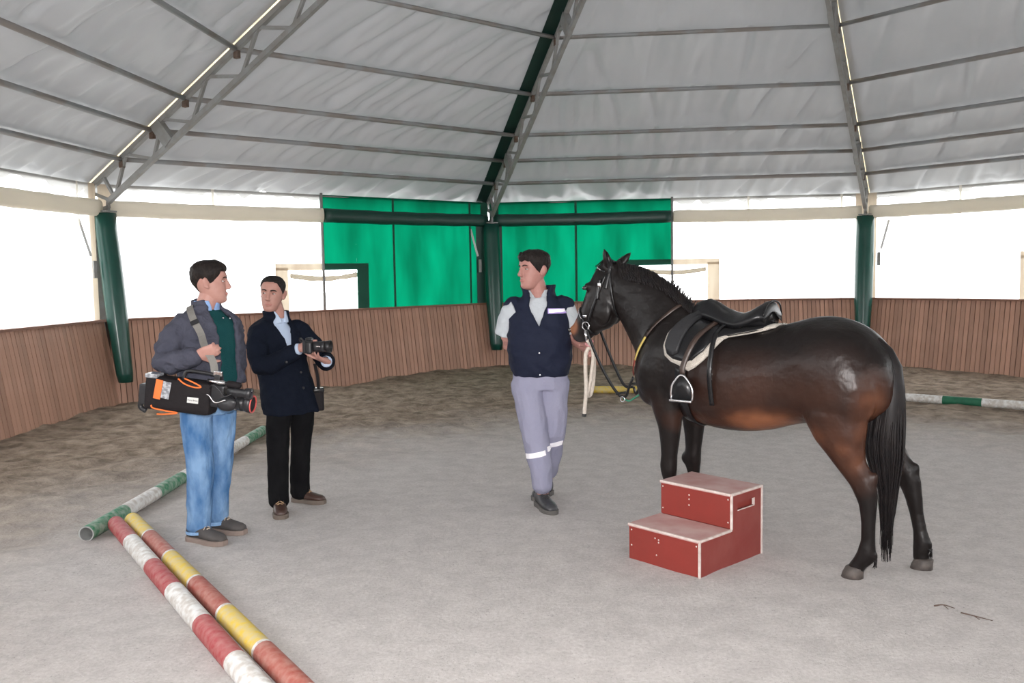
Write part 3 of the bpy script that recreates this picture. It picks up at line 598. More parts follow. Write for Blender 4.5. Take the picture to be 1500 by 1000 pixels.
n = len(hm.vertices); co = np.empty(n*3); hm.vertices.foreach_get('co', co); co = co.reshape(-1, 3)
# bay coat: black points and topline, brown flank, belly, elbow, buttock and muzzle
def blob(c, r): return np.clip(1-np.sqrt((((co-np.array(c))/np.array(r))**2).sum(1)), 0, 1)
nz = np.array([noise.noise(Vector(p)*5)+.5*noise.noise(Vector(p)*17) for p in co])
br = np.zeros(n); ay = np.abs(co[:, 1]); q = co.copy(); q[:, 1] = ay; co_, co = co, q
br = 1.5*blob((.46, .20, .74), (.34, .30, .17))+.7*blob((.90, .20, .74), (.22, .3, .10))+.75*blob((-.08, .17, .90), (.13, .22, .26))+.45*blob((.08, .25, .72), (.20, .3, .20))+.35*blob((.55, .28, .95), (.5, .3, .30))+.22*blob((.1, .28, 1.0), (.3, .3, .3))+2.4*blob((1.83, .04, 1.285), (.075, .09, .085))+.15*blob((1.17, .2, .80), (.15, .3, .15))+.5*blob((-.02, .2, .62), (.14, .3, .2))
br = np.clip(br*(1+.35*nz), 0, 1)[:, None]; co = co_
dark = np.array([.0085, .0065, .0062]); midc = np.array([.050, .020, .012]); lite = np.array([.20, .078, .038])
colr = np.where(br < .45, dark+(midc-dark)*(br/.45), midc+(lite-midc)*((br-.45)/.55))
mz = np.clip(blob((1.80, 0, 1.195), (.085, .12, .055))*2, 0, 1)[:, None]; colr = colr*(1-mz*.85)+np.array([.035, .030, .030])*mz*.85
ca = hm.color_attributes.new('coat', 'FLOAT_COLOR', 'POINT'); ca.data.foreach_set('color', np.concatenate([colr, np.ones((n, 1))], 1).ravel())
def coat_mat():
    m = bpy.data.materials.new('glossy_bay_coat'); m.use_nodes = True; t = m.node_tree; b = t.nodes['Principled BSDF']
    a = N_(t, 'ShaderNodeVertexColor', layer_name='coat'); t.links.new(a.outputs[0], b.inputs['Base Color'])
    b.inputs['Roughness'].default_value = .36; b.inputs['Specular IOR Level'].default_value = .26
    tc = N_(t, 'ShaderNodeTexCoord'); mp = N_(t, 'ShaderNodeMapping'); mp.inputs['Scale'].default_value = (40, 40, 12); t.links.new(tc.outputs['Object'], mp.inputs[0])
    nz = N_(t, 'ShaderNodeTexNoise'); nz.inputs['Scale'].default_value = 3; nz.inputs['Detail'].default_value = 4; t.links.new(mp.outputs[0], nz.inputs['Vector'])
    bp = N_(t, 'ShaderNodeBump'); bp.inputs['Strength'].default_value = .18; bp.inputs['Distance'].default_value = .004; t.links.new(nz.outputs[0], bp.inputs['Height'])
    n5 = N_(t, 'ShaderNodeTexNoise'); n5.inputs['Scale'].default_value = 7; n5.inputs['Detail'].default_value = 3; t.links.new(tc.outputs['Object'], n5.inputs['Vector']); b5 = N_(t, 'ShaderNodeBump'); b5.inputs['Strength'].default_value = .45; b5.inputs['Distance'].default_value = .03; t.links.new(n5.outputs[0], b5.inputs['Height']); t.links.new(b5.outputs[0], bp.inputs['Normal']); t.links.new(bp.outputs[0], b.inputs['Normal'])
    return m
M['coat'] = coat_mat(); M['hair_black'] = mat('black_horse_hair', (.010, .009, .010), .42, spec=.2, var=(20, (.018, .014, .013), .7))
M['hoof'] = mat('dusty_dark_hoof', (.045, .038, .035), .6, var=(25, (.12, .10, .09), .8))
hb = obj('body', hm, [M['coat']], horse, fix=False)
bvh = BVHTree.FromPolygons([v.co.copy() for v in hm.vertices], [tuple(p.vertices) for p in hm.polygons])
M['eye'] = mat('dark_wet_eye', (.008, .006, .005), .08, spec=.7, coat=1, var=(50, (.02, .012, .008), .5))
for s in (1, -1):
    obj('eye', ellipsoid((1.688, s*.094, 1.545), (.017, .010, .014)), M['eye'], horse)
    obj('nostril', ellipsoid((1.838, s*.046, 1.262), (.012, .010, .015)), M['eye'], horse)
for x, y, tilt in ((.018, .15, 0), (-.223, -.20, .25), (1.125, .125, 0), (1.105, -.145, 0)):
    rings = [ell((x+.006, y, -.012), (.056, 0, 0), (0, .053, 0), 16), ell((x+.002, y, .02), (.052, 0, 0), (0, .050, 0), 16), ell((x-.008, y, .055), (.046, 0, 0), (0, .045, 0), 16), ell((x-.010, y, .062), (.036, 0, 0), (0, .036, 0), 16)]
    obj('hoof', loft(rings), M['hoof'], horse)
# fetlock tufts behind each pastern
for x, y in ((-.075, .15), (-.250, -.20)):
    g = G()
    for i in range(14): g += tube([(x+.01, y+random.uniform(-.02, .02), .135), (x-.015, y+random.uniform(-.02, .02), .11), (x-.012+random.uniform(-.01, .01), y+random.uniform(-.015, .015), .07)], .005, 4, taper=.2)
    obj('fetlock_tuft', g, M['hair_black'], horse)
# tail
g = limb([(-.040, 0, 1.255), (-.082, 0, 1.200), (-.110, 0, 1.12), (-.112, .005, 1.0), (-.10, .01, .85), (-.092, .012, .70), (-.095, .012, .56), (-.105, .01, .46)], [(.025, .03), (.036, .036), (.050, .048), (.066, .058), (.080, .062), (.076, .056), (.050, .040), (.018, .018)], (1, 0, 0), 14)
for i in range(330):
    a = random.uniform(0, 2*PI); rr = math.sqrt(random.random()); ca_, sa = math.cos(a)*rr, math.sin(a)*rr; L = random.random()
    ze = .07+.60*L**1.25; k = random.uniform(.85, 1.12)
    pts = [(-.050+.02*ca_, .03*sa, 1.245), (-.098+.050*ca_, .055*sa, 1.12), (-.102+.072*ca_*k, .062*sa, .94), (-.090+.092*ca_*k, .012+.07*sa, .74), (-.092+.085*ca_*k, .012+.06*sa, .62)]
    if ze < .50: pts += [(-.104+.052*ca_*k, .012+.05*sa, .48)]
    if ze < .32: pts += [(-.104+.034*ca_, .012+.04*sa, .30)]
    pts += [(-.102+.026*ca_+random.uniform(-.008, .008), .012+.035*sa, min(ze, .60))]
    g += tube(pts, .0085 if ze > .3 else .0045, 4, seg=11, taper=.25)
obj('tail', g, M['hair_black'], horse)
# mane: short, falling to the near side
crest = smooth_path([(1.0, 0, 1.425), (1.055, 0, 1.475), (1.13, 0, 1.545), (1.235, 0, 1.615), (1.345, 0, 1.660), (1.44, 0, 1.682), (1.52, 0, 1.70)], 40)
g = G()
for i in range(360):
    f = random.random(); p = crest[int(f*39)].lerp(crest[int(f*39)+1], random.random()); hit = bvh.ray_cast(Vector((p.x, 0, 2.2)), Vector((0, 0, -1)))[0]
    r0 = (hit if hit else p)+Vector((0, random.uniform(-.012, .012), -.006)); lift = random.uniform(.012, .032); pts = [r0, r0+Vector((-.012, .008, lift))]
    ln = random.uniform(.05, .12)
    for k in range(1, 4):
        q_ = r0+Vector((-.02*k-.01, .022+.012*k, -ln*k/3*.8)); h = bvh.find_nearest(q_); pts.append(h[0]+h[1]*random.uniform(.006, .016))
    g += tube(pts, .007, 4, seg=6, taper=.25)
for i in range(60):
    p = crest[random.randint(0, 14)]; g += tube([p+Vector((0, 0, -.01)), p+Vector((random.uniform(-.03, .0), random.uniform(-.01, .02), random.uniform(.02, .045)))], .008, 4, taper=.2)
for i in range(26):    # forelock
    a = Vector((1.545, random.uniform(-.02, .02), 1.72)); g += tube([a, a+Vector((.04, random.uniform(-.01, .01), .008)), (1.635+random.uniform(-.01, .03), random.uniform(-.035, .035), 1.69-random.uniform(0, .05))], .005, 4, seg=5, taper=.3)
obj('mane', g, M['hair_black'], horse)

# ------------------------------------------------------------------ tack
M['leather'] = mat('black_leather', (.010, .010, .011), .30, spec=.3, bump=(90, .12), coat=.08)
M['leather_br'] = mat('dark_brown_leather', (.045, .028, .022), .4, spec=.5, bump=(90, .12))
M['suede'] = mat('black_knee_pad', (.016, .016, .018), .55, bump=(120, .15), var=(7, (.022, .022, .024), .6))
M['fleece'] = mat('cream_fleece', (.66, .60, .52), .95, bump=(140, .9, .02), sheen=.4, var=(40, (.55, .49, .42), .6))
M['blackpad'] = mat('black_quilted_pad', (.010, .010, .011), .9, bump=(60, .4))
M['yellow_web'] = mat('yellow_webbing', (.55, .42, .12), .8, bump=(200, .3)); M['red_web'] = mat('dark_red_webbing', (.22, .04, .03), .8, bump=(200, .3)); M['green_cord'] = mat('green_cord', (.05, .22, .14), .8, bump=(200, .3))
AZ = 1.02
def ang(x, z, s=1):
    h = bvh.ray_cast(Vector((x, s*1.5, z)), Vector((0, -s, 0)))[0]; y = abs(h.y) if h else .01; return math.atan2(z-AZ, max(y, .004))
def surf(x, phi, s, off):
    d = Vector((0, s*math.cos(phi), math.sin(phi))); o = Vector((x, 0, AZ))+d*1.0; h = bvh.ray_cast(o, -d)
    if h[0] is None: return Vector((x, 0, AZ))+d*.3
    return h[0]+h[1].normalized()*off
def patch(out, s, off, th, rings=9, topw=None):
    """closed pad on the flank: outline out=[(x,z)] or (x,None) for the spine"""
    P = [(x, PI/2 if z is None else ang(x, z)) for x, z in out]
    # densify
    D = []
    for i in range(len(P)):
        a, b = P[i], P[(i+1) % len(P)]
        for k in range(4): D.append((a[0]+(b[0]-a[0])*k/4, a[1]+(b[1]-a[1])*k/4))
    cx = sum(p[0] for p in P)/len(P); cp = sum(p[1] for p in P)/len(P); n = len(D); v = []; f = []
    for lay, o_ in ((0, off), (1, off+th)):
        for r in range(rings+1):
            t = r/rings; oo = o_ if (lay == 0 or r < rings) else off+th*.45
            for (x, p) in D: v.append(surf(cx+(x-cx)*t, cp+(p-cp)*t, s, oo))
    m = (rings+1)*n
    for lay in (0, 1):
        for r in range(rings):
            for j in range(n): f.append((lay*m+r*n+j, lay*m+r*n+(j+1) % n, lay*m+(r+1)*n+(j+1) % n, lay*m+(r+1)*n+j))
    for j in range(n): f.append((rings*n+j, rings*n+(j+1) % n, m+rings*n+(j+1) % n, m+rings*n+j))
    g = G(); return g.add(v, f)
pad = empty('saddle_pad', HO, HR, label='black saddle pad with cream fleece rim under the saddle', cat='saddle pad'); pad.scale = HS
rim = [(.965, None), (.955, 1.39), (1.00, 1.335), (1.045, 1.27), (1.062, 1.20), (1.045, 1.145), (1.00, 1.112), (.945, 1.095), (.905, 1.072), (.875, 1.066), (.835, 1.09), (.795, 1.125), (.760, 1.165), (.735, 1.205), (.705, 1.245), (.66, 1.268), (.56, 1.284), (.46, 1.300), (.405, 1.315), (.40, None)]
rim = [(x if x > .75 else .75-(.75-x)*.86, z) for x, z in rim]
def shrink(o, k):
    P = [(x, 1.38 if z is None else z) for x, z in o]; cx = sum(p[0] for p in P)/len(P); cz = sum(p[1] for p in P)/len(P); res = []
    for i, (x, z) in enumerate(o):
        if z is None: res.append((x+(cx-x)*.08, None)); continue
        dx, dz = cx-x, cz-z; L = math.hypot(dx, dz); res.append((x+dx/L*k, z+dz/L*k))
    return res
for s in (1, -1):
    obj('fleece_rim', patch(rim, s, .004, .016), M['fleece'], pad)
    obj('pad_panel', patch(shrink(rim, .058), s, .012, .014), M['blackpad'], pad)
sad = empty('saddle', HO, HR, label='black leather riding saddle with cantle on the dark horse', cat='saddle'); sad.scale = HS
flap = [(.945, 1.385), (.985, 1.33), (1.025, 1.26), (1.035, 1.20), (1.015, 1.155), (.97, 1.128), (.92, 1.118), (.875, 1.115), (.83, 1.14), (.79, 1.175), (.76, 1.225), (.74, 1.285), (.735, 1.34), (.76, 1.375)]
fkn = [(.945, 1.375), (.982, 1.325), (1.018, 1.258), (1.025, 1.20), (1.005, 1.165), (.965, 1.145), (.935, 1.16), (.93, 1.22), (.915, 1.30), (.905, 1.36)]
panelo = [(.90, 1.39), (.90, 1.345), (.80, 1.318), (.66, 1.300), (.55, 1.310), (.475, 1.325), (.455, 1.345), (.47, None), (.88, None)]
panelo = [(x if x > .75 else .75-(.75-x)*.86, z) for x, z in panelo]
for s in (1, -1):
    obj('flap', patch(flap, s, .028, .008), M['leather'], sad)
    obj('knee_roll', patch(fkn, s, .034, .022), M['suede'], sad)
    obj('panel', patch(panelo, s, .022, .035, 7), M['leather'], sad)
# seat: x, ridge z, half width, edge drop
seatp = [(.985, 1.425, .050, .050), (.955, 1.452, .070, .065), (.91, 1.470, .085, .080), (.866, 1.477, .092, .085), (.815, 1.458, .095, .080), (.76, 1.425, .105, .065), (.70, 1.402, .130, .055), (.64, 1.393, .155, .052), (.58, 1.412, .168, .058), (.53, 1.440, .165, .066), (.49, 1.463, .150, .075), (.468, 1.466, .135, .080), (.455, 1.450, .120, .075)]
seatp = [(.99-(.99-x)*.905, z, w, dr) for x, z, w, dr in seatp]
rings = []
for x, z, w, dr in seatp:
    ring = []; nn = 22
    for i in range(nn):
        t = -1+2*i/(nn-1); y = w*t; ring.append(Vector((x, y, z-dr*abs(t)**2.4+(.012*(1-abs(t)) if False else 0))))
    for i in range(nn):
        t = 1-2*i/(nn-1); y = w*t*.97; ring.append(Vector((x, y, z-dr*abs(t)**2.4-.034-.012*(1-abs(t)))))
    rings.append(ring)
obj('seat', loft(rings), M['leather'], sad)
# solid tree between seat and panels
rings = []
for x, z, w, dr in seatp[1:-1]: rings.append(ell((x, 0, (z-.04+1.33)/2), (0, w*.82, 0), (0, 0, max(.02, (z-.04-1.33)/2+.02)), 16, 2.8))
obj('tree', loft(rings), M['leather'], sad)
obj('cantle_piping', tube([(.512, -.13, 1.382), (.508, -.09, 1.445), (.506, 0, 1.468), (.508, .09, 1.445), (.512, .13, 1.382)], .005, 8, 14), M['leather'], sad)
for s in (1, -1):
    obj('skirt', patch([(.86, 1.40), (.90, 1.36), (.885, 1.33), (.82, 1.318), (.75, 1.33), (.70, 1.352), (.72, 1.38)], s, .050, .012, 5), M['leather'], sad)
    for x in (.94, .925): obj('stud', ellipsoid(surf(x, ang(x, 1.372), s, .052), (.006, .006, .006), n=8, m=6), M['chrome'], sad)
    # stirrup leather, iron
    top = surf(.80, ang(.80, 1.35), s, .062); bot = surf(.872, ang(.872, 1.10), s, .065); mid_ = surf(.835, ang(.835, 1.22), s, .064); end = Vector((.884, bot.y+s*.004, 1.055))
    P = smooth_path([top, mid_, bot, end], 12); sl = obj('stirrup_leather', ribbon(P, Vector((0, s, .15)), .030, .008), M['leather_br'], sad)
    cx_, cy_, cz_ = .888, end.y+s*.006, .0
    arch = [(cx_-.062, cy_, .905), (cx_-.066, cy_, .94), (cx_-.058, cy_, .985), (cx_-.036, cy_, 1.02), (cx_-.012, cy_, 1.045), (cx_+.012, cy_, 1.045), (cx_+.036, cy_, 1.02), (cx_+.058, cy_, .985), (cx_+.066, cy_, .94), (cx_+.062, cy_, .905)]
    ir = obj('stirrup_iron', tube(arch, .0065, 8, 24), M['chrome'], sad)
    obj('foot_plate', box((cx_, cy_, .90), (.135, .05, .014), bev=.005), M['chrome'], ir)
    # black closed cup behind the iron
    rg = []
    for k, (dy, sc) in enumerate(((.0, .97), (-.02, .95), (-.036, .82), (-.045, .55))):
        rg.append([Vector((cx_+(p[0]-cx_)*sc, cy_+s*dy, .975+(p[2]-.975)*sc)) for p in [Vector(a) for a in smooth_path(arch, 22)]])
    obj('toe_cup', loft(rg), M['leather'], ir)
    # girth strap hanging loose along the flank
    pts = [surf(.743, ang(.743, 1.36), s, .055), surf(.738, ang(.738, 1.24), s, .060), surf(.735, ang(.735, 1.10), s, .034), surf(.733, ang(.733, .98), s, .020), surf(.730, ang(.730, .885), s, .018)]
    gs = obj('girth_strap', ribbon(smooth_path(pts, 16), Vector((0, s, .1)), .026, .006), M['leather'], sad)
    for k in range(7): obj('strap_hole', ellipsoid(Vector(pts[4])+Vector((.0, s*.008, .03+.03*k)), (.0035, .002, .0035), n=6, m=5), M['chrome'], gs)
# girth round the barrel behind the elbow
P = []; Nn = []
for i in range(31):
    ph = math.radians(15-210*i/30); d = Vector((0, math.cos(ph), math.sin(ph))); h = bvh.ray_cast(Vector((.93, 0, AZ))+d*.9, -d)
    P.append(h[0]+h[1]*.004); Nn.append(h[1])
obj('girth', ribbon(P, Nn, .075, .010), M['leather'], sad)

# bridle
bri = empty('bridle', HO, HR, label='black leather bridle with bit on the horse head', cat='bridle'); bri.scale = HS
def around(A, B, w, a0=0, a1=360, off=.003, th=.005, n=40):
    A = Vector((A[0], 0, A[1])); B = Vector((B[0], 0, B[1])); c = (A+B)/2; e1 = (A-B).normalized(); e2 = Vector((0, 1, 0)); P = []; Nn = []
    for i in range(n+1):
        a = math.radians(a0+(a1-a0)*i/n); d = e1*math.cos(a)+e2*math.sin(a); h = bvh.ray_cast(c+d*.35, -d)
        if h[0] is None: continue
        P.append(h[0]+h[1]*off); Nn.append(h[1])
    return ribbon(P, Nn, w, th)
obj('noseband', around((1.772, 1.415), (1.665, 1.235), .018), M['leather'], bri)
obj('noseband_piping', around((1.774, 1.412), (1.667, 1.232), .006, -70, 70, .008, .003), M['chrome'], bri)
obj('browband', around((1.635, 1.685), (1.49, 1.62), .018, -100, 100), M['leather'], bri)
obj('browband_piping', around((1.636, 1.683), (1.491, 1.618), .005, -75, 75, .008, .003), M['chrome'], bri)
obj('headpiece', around((1.515, 1.71), (1.56, 1.38), .022, -95, 95), M['leather'], bri)
obj('throat_latch', around((1.53, 1.71), (1.487, 1.39), .013), M['leather'], bri)
def sidestrap(pts, w, s, m, name, off=.003, th=.005, par=None):
    P = []; Nn = []
    for x, z in [(p.x, p.y) for p in smooth_path([(a, b, 0) for a, b in pts], 16)]:
        h = bvh.ray_cast(Vector((x, s*.6, z)), Vector((0, -s, 0)))
        if h[0] is None: continue
        P.append(h[0]+h[1]*off); Nn.append(h[1])
    return obj(name, ribbon(P, Nn, w, th), m, par or bri)
for s in (1, -1):
    sidestrap([(1.545, 1.63), (1.575, 1.54), (1.62, 1.43), (1.675, 1.325)], .016, s, M['leather'], 'cheekpiece')
    sidestrap([(1.575, 1.60), (1.585, 1.54), (1.588, 1.47)], .016, s, M['leather'], 'cheek_keeper', .008)
    h = bvh.ray_cast(Vector((1.575, s*.6, 1.565)), Vector((0, -s, 0)))[0]; obj('buckle', box(h+Vector((0, s*.012, 0)), (.022, .006, .028), bev=.003), M['chrome'], bri)
    # bit ring and clip
    h = bvh.ray_cast(Vector((1.695, s*.6, 1.305)), Vector((0, -s, 0)))[0]+Vector((0, s*.012, 0))
    obj('bit_ring', tube([h+Vector((.026*math.cos(a), 0, .026*math.sin(a)-.01)) for a in np.linspace(0, 2*PI, 17)], .0045, 6), M['chrome'], bri)
    h2 = bvh.ray_cast(Vector((1.70, s*.6, 1.36)), Vector((0, -s, 0)))[0]+Vector((0, s*.010, 0)); obj('noseband_buckle', box(h2, (.028, .006, .016), bev=.003), M['chrome'], bri)
    # reins: sag to a low loop, then up over the neck to the withers
    y0 = s*.075; lo = Vector((1.45-.02*(s < 0), s*.06, .845+.05*(s < 0)))
    R1 = smooth_path([(1.69, y0, 1.275), (1.655, y0, 1.19), (1.58, s*.072, 1.03), (1.50, s*.065, .90), lo], 18)
    obj('rein', ribbon(R1, Vector((0, s, .1)), .018, .005), M['leather'], bri)
    obj('rein_stop', bar(lo+Vector((.03, 0, .015)), lo+Vector((-.035, 0, .028)), .02, .014), M['leather'], bri)
    R2 = smooth_path([lo, (1.41, s*.06, .85), (1.38, s*.07, .92), (1.345, s*.08, .98)], 10)
    obj('rein_end', ribbon(R2, Vector((0, s, .1)), .016, .005), M['leather'], bri)
    def onneck(x, z, off=.008):
        h = bvh.ray_cast(Vector((x, s*.7, z)), Vector((0, -s, 0))); return (h[0]+h[1]*off, h[1]) if h[0] else (Vector((x, s*.05, z)), Vector((0, s, 0)))
    for nm, m, pl in (('red_rein', 'red_web', [(1.322, 1.0), (1.30, 1.05), (1.278, 1.10)]), ('yellow_rein', 'yellow_web', [(1.278, 1.10), (1.245, 1.17), (1.20, 1.245)]), ('upper_rein', 'leather_br', [(1.20, 1.245), (1.15, 1.315), (1.09, 1.385), (1.04, 1.435)])):
        Q = [onneck(p.x, p.y) for p in smooth_path([(a, b, 0) for a, b in pl], 8)]; obj(nm, ribbon([q_[0] for q_ in Q], [q_[1] for q_ in Q], .020, .005), M[m], bri)
obj('rein_buckle_cord', tube([(1.43, .06, .835), (1.41, .03, .815), (1.385, 0, .835), (1.345, -.04, .87), (1.30, -.05, .90)], .006, 6, 16), M['green_cord'], bri)
obj('rein_ring', tube([Vector((1.435+.016*math.cos(a), .062, .828+.016*math.sin(a))) for a in np.linspace(0, 2*PI, 13)], .004, 6), M['chrome'], bri)
obj('lead_clip', tube([(1.69, .085, 1.27), (1.685, .088, 1.235), (1.68, .085, 1.20)], .010, 8), M['chrome'], bri)

# ------------------------------------------------------------------ people
def skin_mat(name, c, c2): return mat(name, c, .5, spec=.35, var=(28, c2, .7), bump=(160, .06))
M['skin1'] = skin_mat('fair_skin', (.43, .235, .195), (.38, .19, .155)); M['skin2'] = skin_mat('light_olive_skin', (.40, .215, .175), (.35, .175, .14)); M['skin3'] = skin_mat('ruddy_skin', (.40, .205, .175), (.35, .165, .14))
M['hairm'] = mat('near_black_hair', (.010, .008, .008), .5, spec=.15, bump=(120, .7, .01), stretch=(1, 1, .35), var=(60, (.03, .022, .018), .6))
M['hair2'] = mat('short_black_hair', (.012, .011, .011), .6, spec=.12, bump=(160, .7, .01), var=(60, (.03, .026, .024), .6))
M['eyew'] = mat('eye_white', (.50, .47, .45), .25, var=(40, (.68, .64, .60), .4)); M['iris'] = mat('dark_brown_iris', (.03, .016, .010), .15, coat=1, var=(80, (.05, .03, .02), .6))
M['lip'] = mat('lips', (.42, .17, .15), .5, var=(60, (.36, .14, .12), .5))
SEC = [(-.122, .060, .030, .012), (-.112, .082, .004, .036), (-.095, .091, -.018, .048), (-.070, .090, -.045, .058), (-.040, .088, -.070, .066), (-.010, .086, -.090, .071), (.02, .088, -.101, .0755), (.05, .091, -.104, .077), (.078, .083, -.098, .071), (.100, .062, -.078, .056), (.113, .036, -.050, .036), (.119, .008, -.020, .012)]
def sec(z):
    z = max(SEC[0][0], min(SEC[-1][0], z))
    for a, b in zip(SEC, SEC[1:]):
        if z <= b[0]:
            t = (z-a[0])/(b[0]-a[0]); return [a[i]+(b[i]-a[i])*t for i in (1, 2, 3)]
def hsurf(z, th, add=0):
    yf, yb, hw = sec(z); c = (yf+yb)/2 if z < -.1 else -.008+max(0, (yf+yb)/2+.008)
    ex = 2.25; cs, sn = math.cos(th), math.sin(th); x = math.copysign(abs(sn)**(2/ex), sn)*(hw+add); q = math.copysign(abs(cs)**(2/ex), cs)
    return Vector((x, c+q*((yf-c+add) if q > 0 else (c-yb+add)), z))
class Head:
    def __init__(s, c, face, tilt=0, roll=0, sc=1.0):
        f = Vector((face[0], face[1], 0)).normalized(); f = (f+Vector((0, 0, tilt))).normalized(); u = Vector((0, 0, 1)); r = f.cross(u).normalized(); u = r.cross(f)
        Rr = Matrix.Rotation(roll, 3, f); r = Rr @ r; u = Rr @ u; s.c = Vector(c); s.sc = sc
        s.R = Matrix(((r.x, f.x, u.x), (r.y, f.y, u.y), (r.z, f.z, u.z)))
    def w(s, p): return s.c+s.R @ (Vector(p)*s.sc)
    def tr(s, g): h = G(); return h.add([s.w(p) for p in g.v], g.f)
    def parts(s):
        out = []; zs = []
        for a, b in zip(SEC, SEC[1:]): zs += [a[0]+(b[0]-a[0])*k/3 for k in range(3)]
        zs.append(SEC[-1][0]); n = 40
        rings = []
        for z in zs:
            rg = []
            for i in range(n):
                th = 2*PI*i/n; p = hsurf(z, th); a = th if th < PI else th-2*PI
                # eye sockets, cheekbones, temples
                for e in (-1, 1): p.y -= .012*math.exp(-((p.x-e*.032)/.016)**2-((z-.012)/.013)**2)*(p.y > 0)
                for e in (-1, 1): p.y += .005*math.exp(-((p.x-e*.045)/.018)**2-((z+.022)/.016)**2)*(p.y > 0)
                p.y += .006*math.exp(-(p.x/.05)**2-((z-.036)/.010)**2)*(p.y > 0)
                p.y += .005*math.exp(-(p.x/.022)**2-((z+.104)/.012)**2)*(p.y > 0)
                rg.append(p)
            rings.append(rg)
        out.append(loft(rings))
        out.append(loft([ell((0, .084, .030), (.008, 0, 0), (0, .010, 0), 10), ell((0, .092, .012), (.0095, 0, 0), (0, .010, 0), 10), ell((0, .100, -.008), (.012, 0, 0), (0, .013, 0), 10), ell((0, .107, -.022), (.0165, 0, 0), (0, .014, 0), 10), ell((0, .102, -.033), (.0175, 0, 0), (0, .014, 0), 10), ell((0, .092, -.038), (.012, 0, 0), (0, .010, 0), 10)]))
        out.append(ellipsoid((0, .088, -.058), (.024, .010, .006))); out.append(ellipsoid((0, .087, -.070), (.021, .011, .007)))
        for e in (-1, 1):
            R = Matrix.Rotation(e*.35, 3, 'Z') @ Matrix.Rotation(-.15, 3, 'X')
            out.append(ellipsoid((e*.077, -.018, .0), (.009, .020, .033), R)); out.append(ellipsoid((e*.085, -.024, .010), (.006, .016, .022), R)); out.append(ellipsoid((e*.078, -.010, -.026), (.007, .010, .010)))
        return [s.tr(g) for g in out]
    def hair(s, hl, thick, amp=.004, seed=0, sub=None):
        nt, nv = 72, 18; outer = []; inner = []
        for j in range(nv+1):
            ro = []; ri = []
            for i in range(nt):
                th = 2*PI*i/nt; a = th if th <= PI else 2*PI-th; z0 = hl(a); v = j/nv; z = z0+(.1185-z0)*(1-(1-v)**1.5)
                t = thick(a, v)*min(1, .12+v*3.2); p = hsurf(z, th, t); nn = noise.noise(Vector((math.sin(th)*9+seed, math.cos(th)*9, z*50)))
                p.z += t*1.05*max(0, (z-.03)/.09)+amp*nn*min(1, v*4); p += Vector((math.sin(th), math.cos(th), 0))*amp*nn*(z < .10)
                ro.append(p); q = hsurf(z, th, -.012); ri.append(q)
            outer.append(ro); inner.append(ri)
        rings = inner[::-1][:-1]+[inner[0]]+outer
        return s.tr(loft(rings))
def hand(w, d, nrm, ts, curl=.6, sc=1.0, tcurl=.5):
    w = Vector(w); d = Vector(d).normalized(); nrm = Vector(nrm); nrm = (nrm-d*nrm.dot(d)).normalized(); b = d.cross(nrm)*ts; out = []; k = sc
    out.append(limb([w-d*.02*k, w+d*.02*k, w+d*.05*k, w+d*.085*k], [(.027*k, .019*k), (.035*k, .018*k), (.041*k, .017*k), (.038*k, .013*k)], b, 14, 2.5))
    for i, L in enumerate((.072, .082, .077, .060)):
        p = w+d*(.083-.005*abs(i-1.3))*k+b*(.030-.0205*i)*k; pts = [p]; a = curl*.25
        for f, inc in ((.46, 1.0), (.30, 1.1), (.24, .7)):
            dd = d*math.cos(a)+nrm*math.sin(a); p = p+dd*L*f*k; pts.append(p); a += curl*inc
        out.append(limb(pts, [.0098*k, .0092*k, .0085*k, .0072*k], b, 8))
    p = w+d*.018*k+b*.026*k; pts = [p]; dr = (b*.75+d*.62+nrm*.25).normalized()
    for L, m in ((.042, .0), (.032, .35), (.026, .3)):
        dr = (dr+(d*.5+nrm*.6)*m*tcurl*2).normalized(); p = p+dr*L*k; pts.append(p)
    out.append(limb(pts, [.0145*k, .0125*k, .0108*k, .0085*k], nrm, 8)); return out
def V3(p): return Vector(p)
def rows_torso(rows, F, S, n=36, ex=2.35, inset=0):
    return loft([ell(c, S*(hw-inset), F*(hd-inset), n, ex) for c, hw, hd in rows])
def rows_shell(rows, F, S, th=.016, n=44, ex=2.35):
    """garment open at the front: rows (c, hw, hd, gapL, gapR) gaps in degrees from the front centre"""
    rings = []
    for c, hw, hd, g0, g1 in rows:
        ring = []; c = Vector(c)
        for lay in (0, 1):
            for i in range(n):
                f = i/(n-1); f = f if lay == 0 else 1-f; a = math.radians(g1+(360-g0-g1)*f); cs, sn = math.cos(a), math.sin(a); k = 0 if lay == 0 else th
                ring.append(c+F*math.copysign(abs(cs)**(2/ex), cs)*(hd-k)+S*math.copysign(abs(sn)**(2/ex), sn)*(hw-k))
        rings.append(ring)
    g = loft(rings, caps=False); m = 2*n; L = (len(rings)-1)*m
    f = []
    for o_, rev in ((0, 1), (L, 0)):
        for i in range(n-1): q = (o_+i, o_+i+1, o_+m-2-i, o_+m-1-i); f.append(q[::-1] if rev else q)
    g.f += f; g.m += [0]*len(f); return g
def dens(rows, k=4):
    """interpolate garment rows smoothly"""
    out = []; vals = [list(r[0])+list(r[1:]) for r in rows]; n = len(vals)
    for i in range(n-1):
        a, b, c, d = vals[max(i-1, 0)], vals[i], vals[i+1], vals[min(i+2, n-1)]
        for j in range(k):
            t = j/k; out.append([.5*(2*b[q]+(c[q]-a[q])*t+(2*a[q]-5*b[q]+4*c[q]-d[q])*t*t+(3*b[q]-a[q]-3*c[q]+d[q])*t**3) for q in range(len(b))])
    out.append(vals[-1]); return [(Vector(o[:3]), *o[3:]) for o in out]
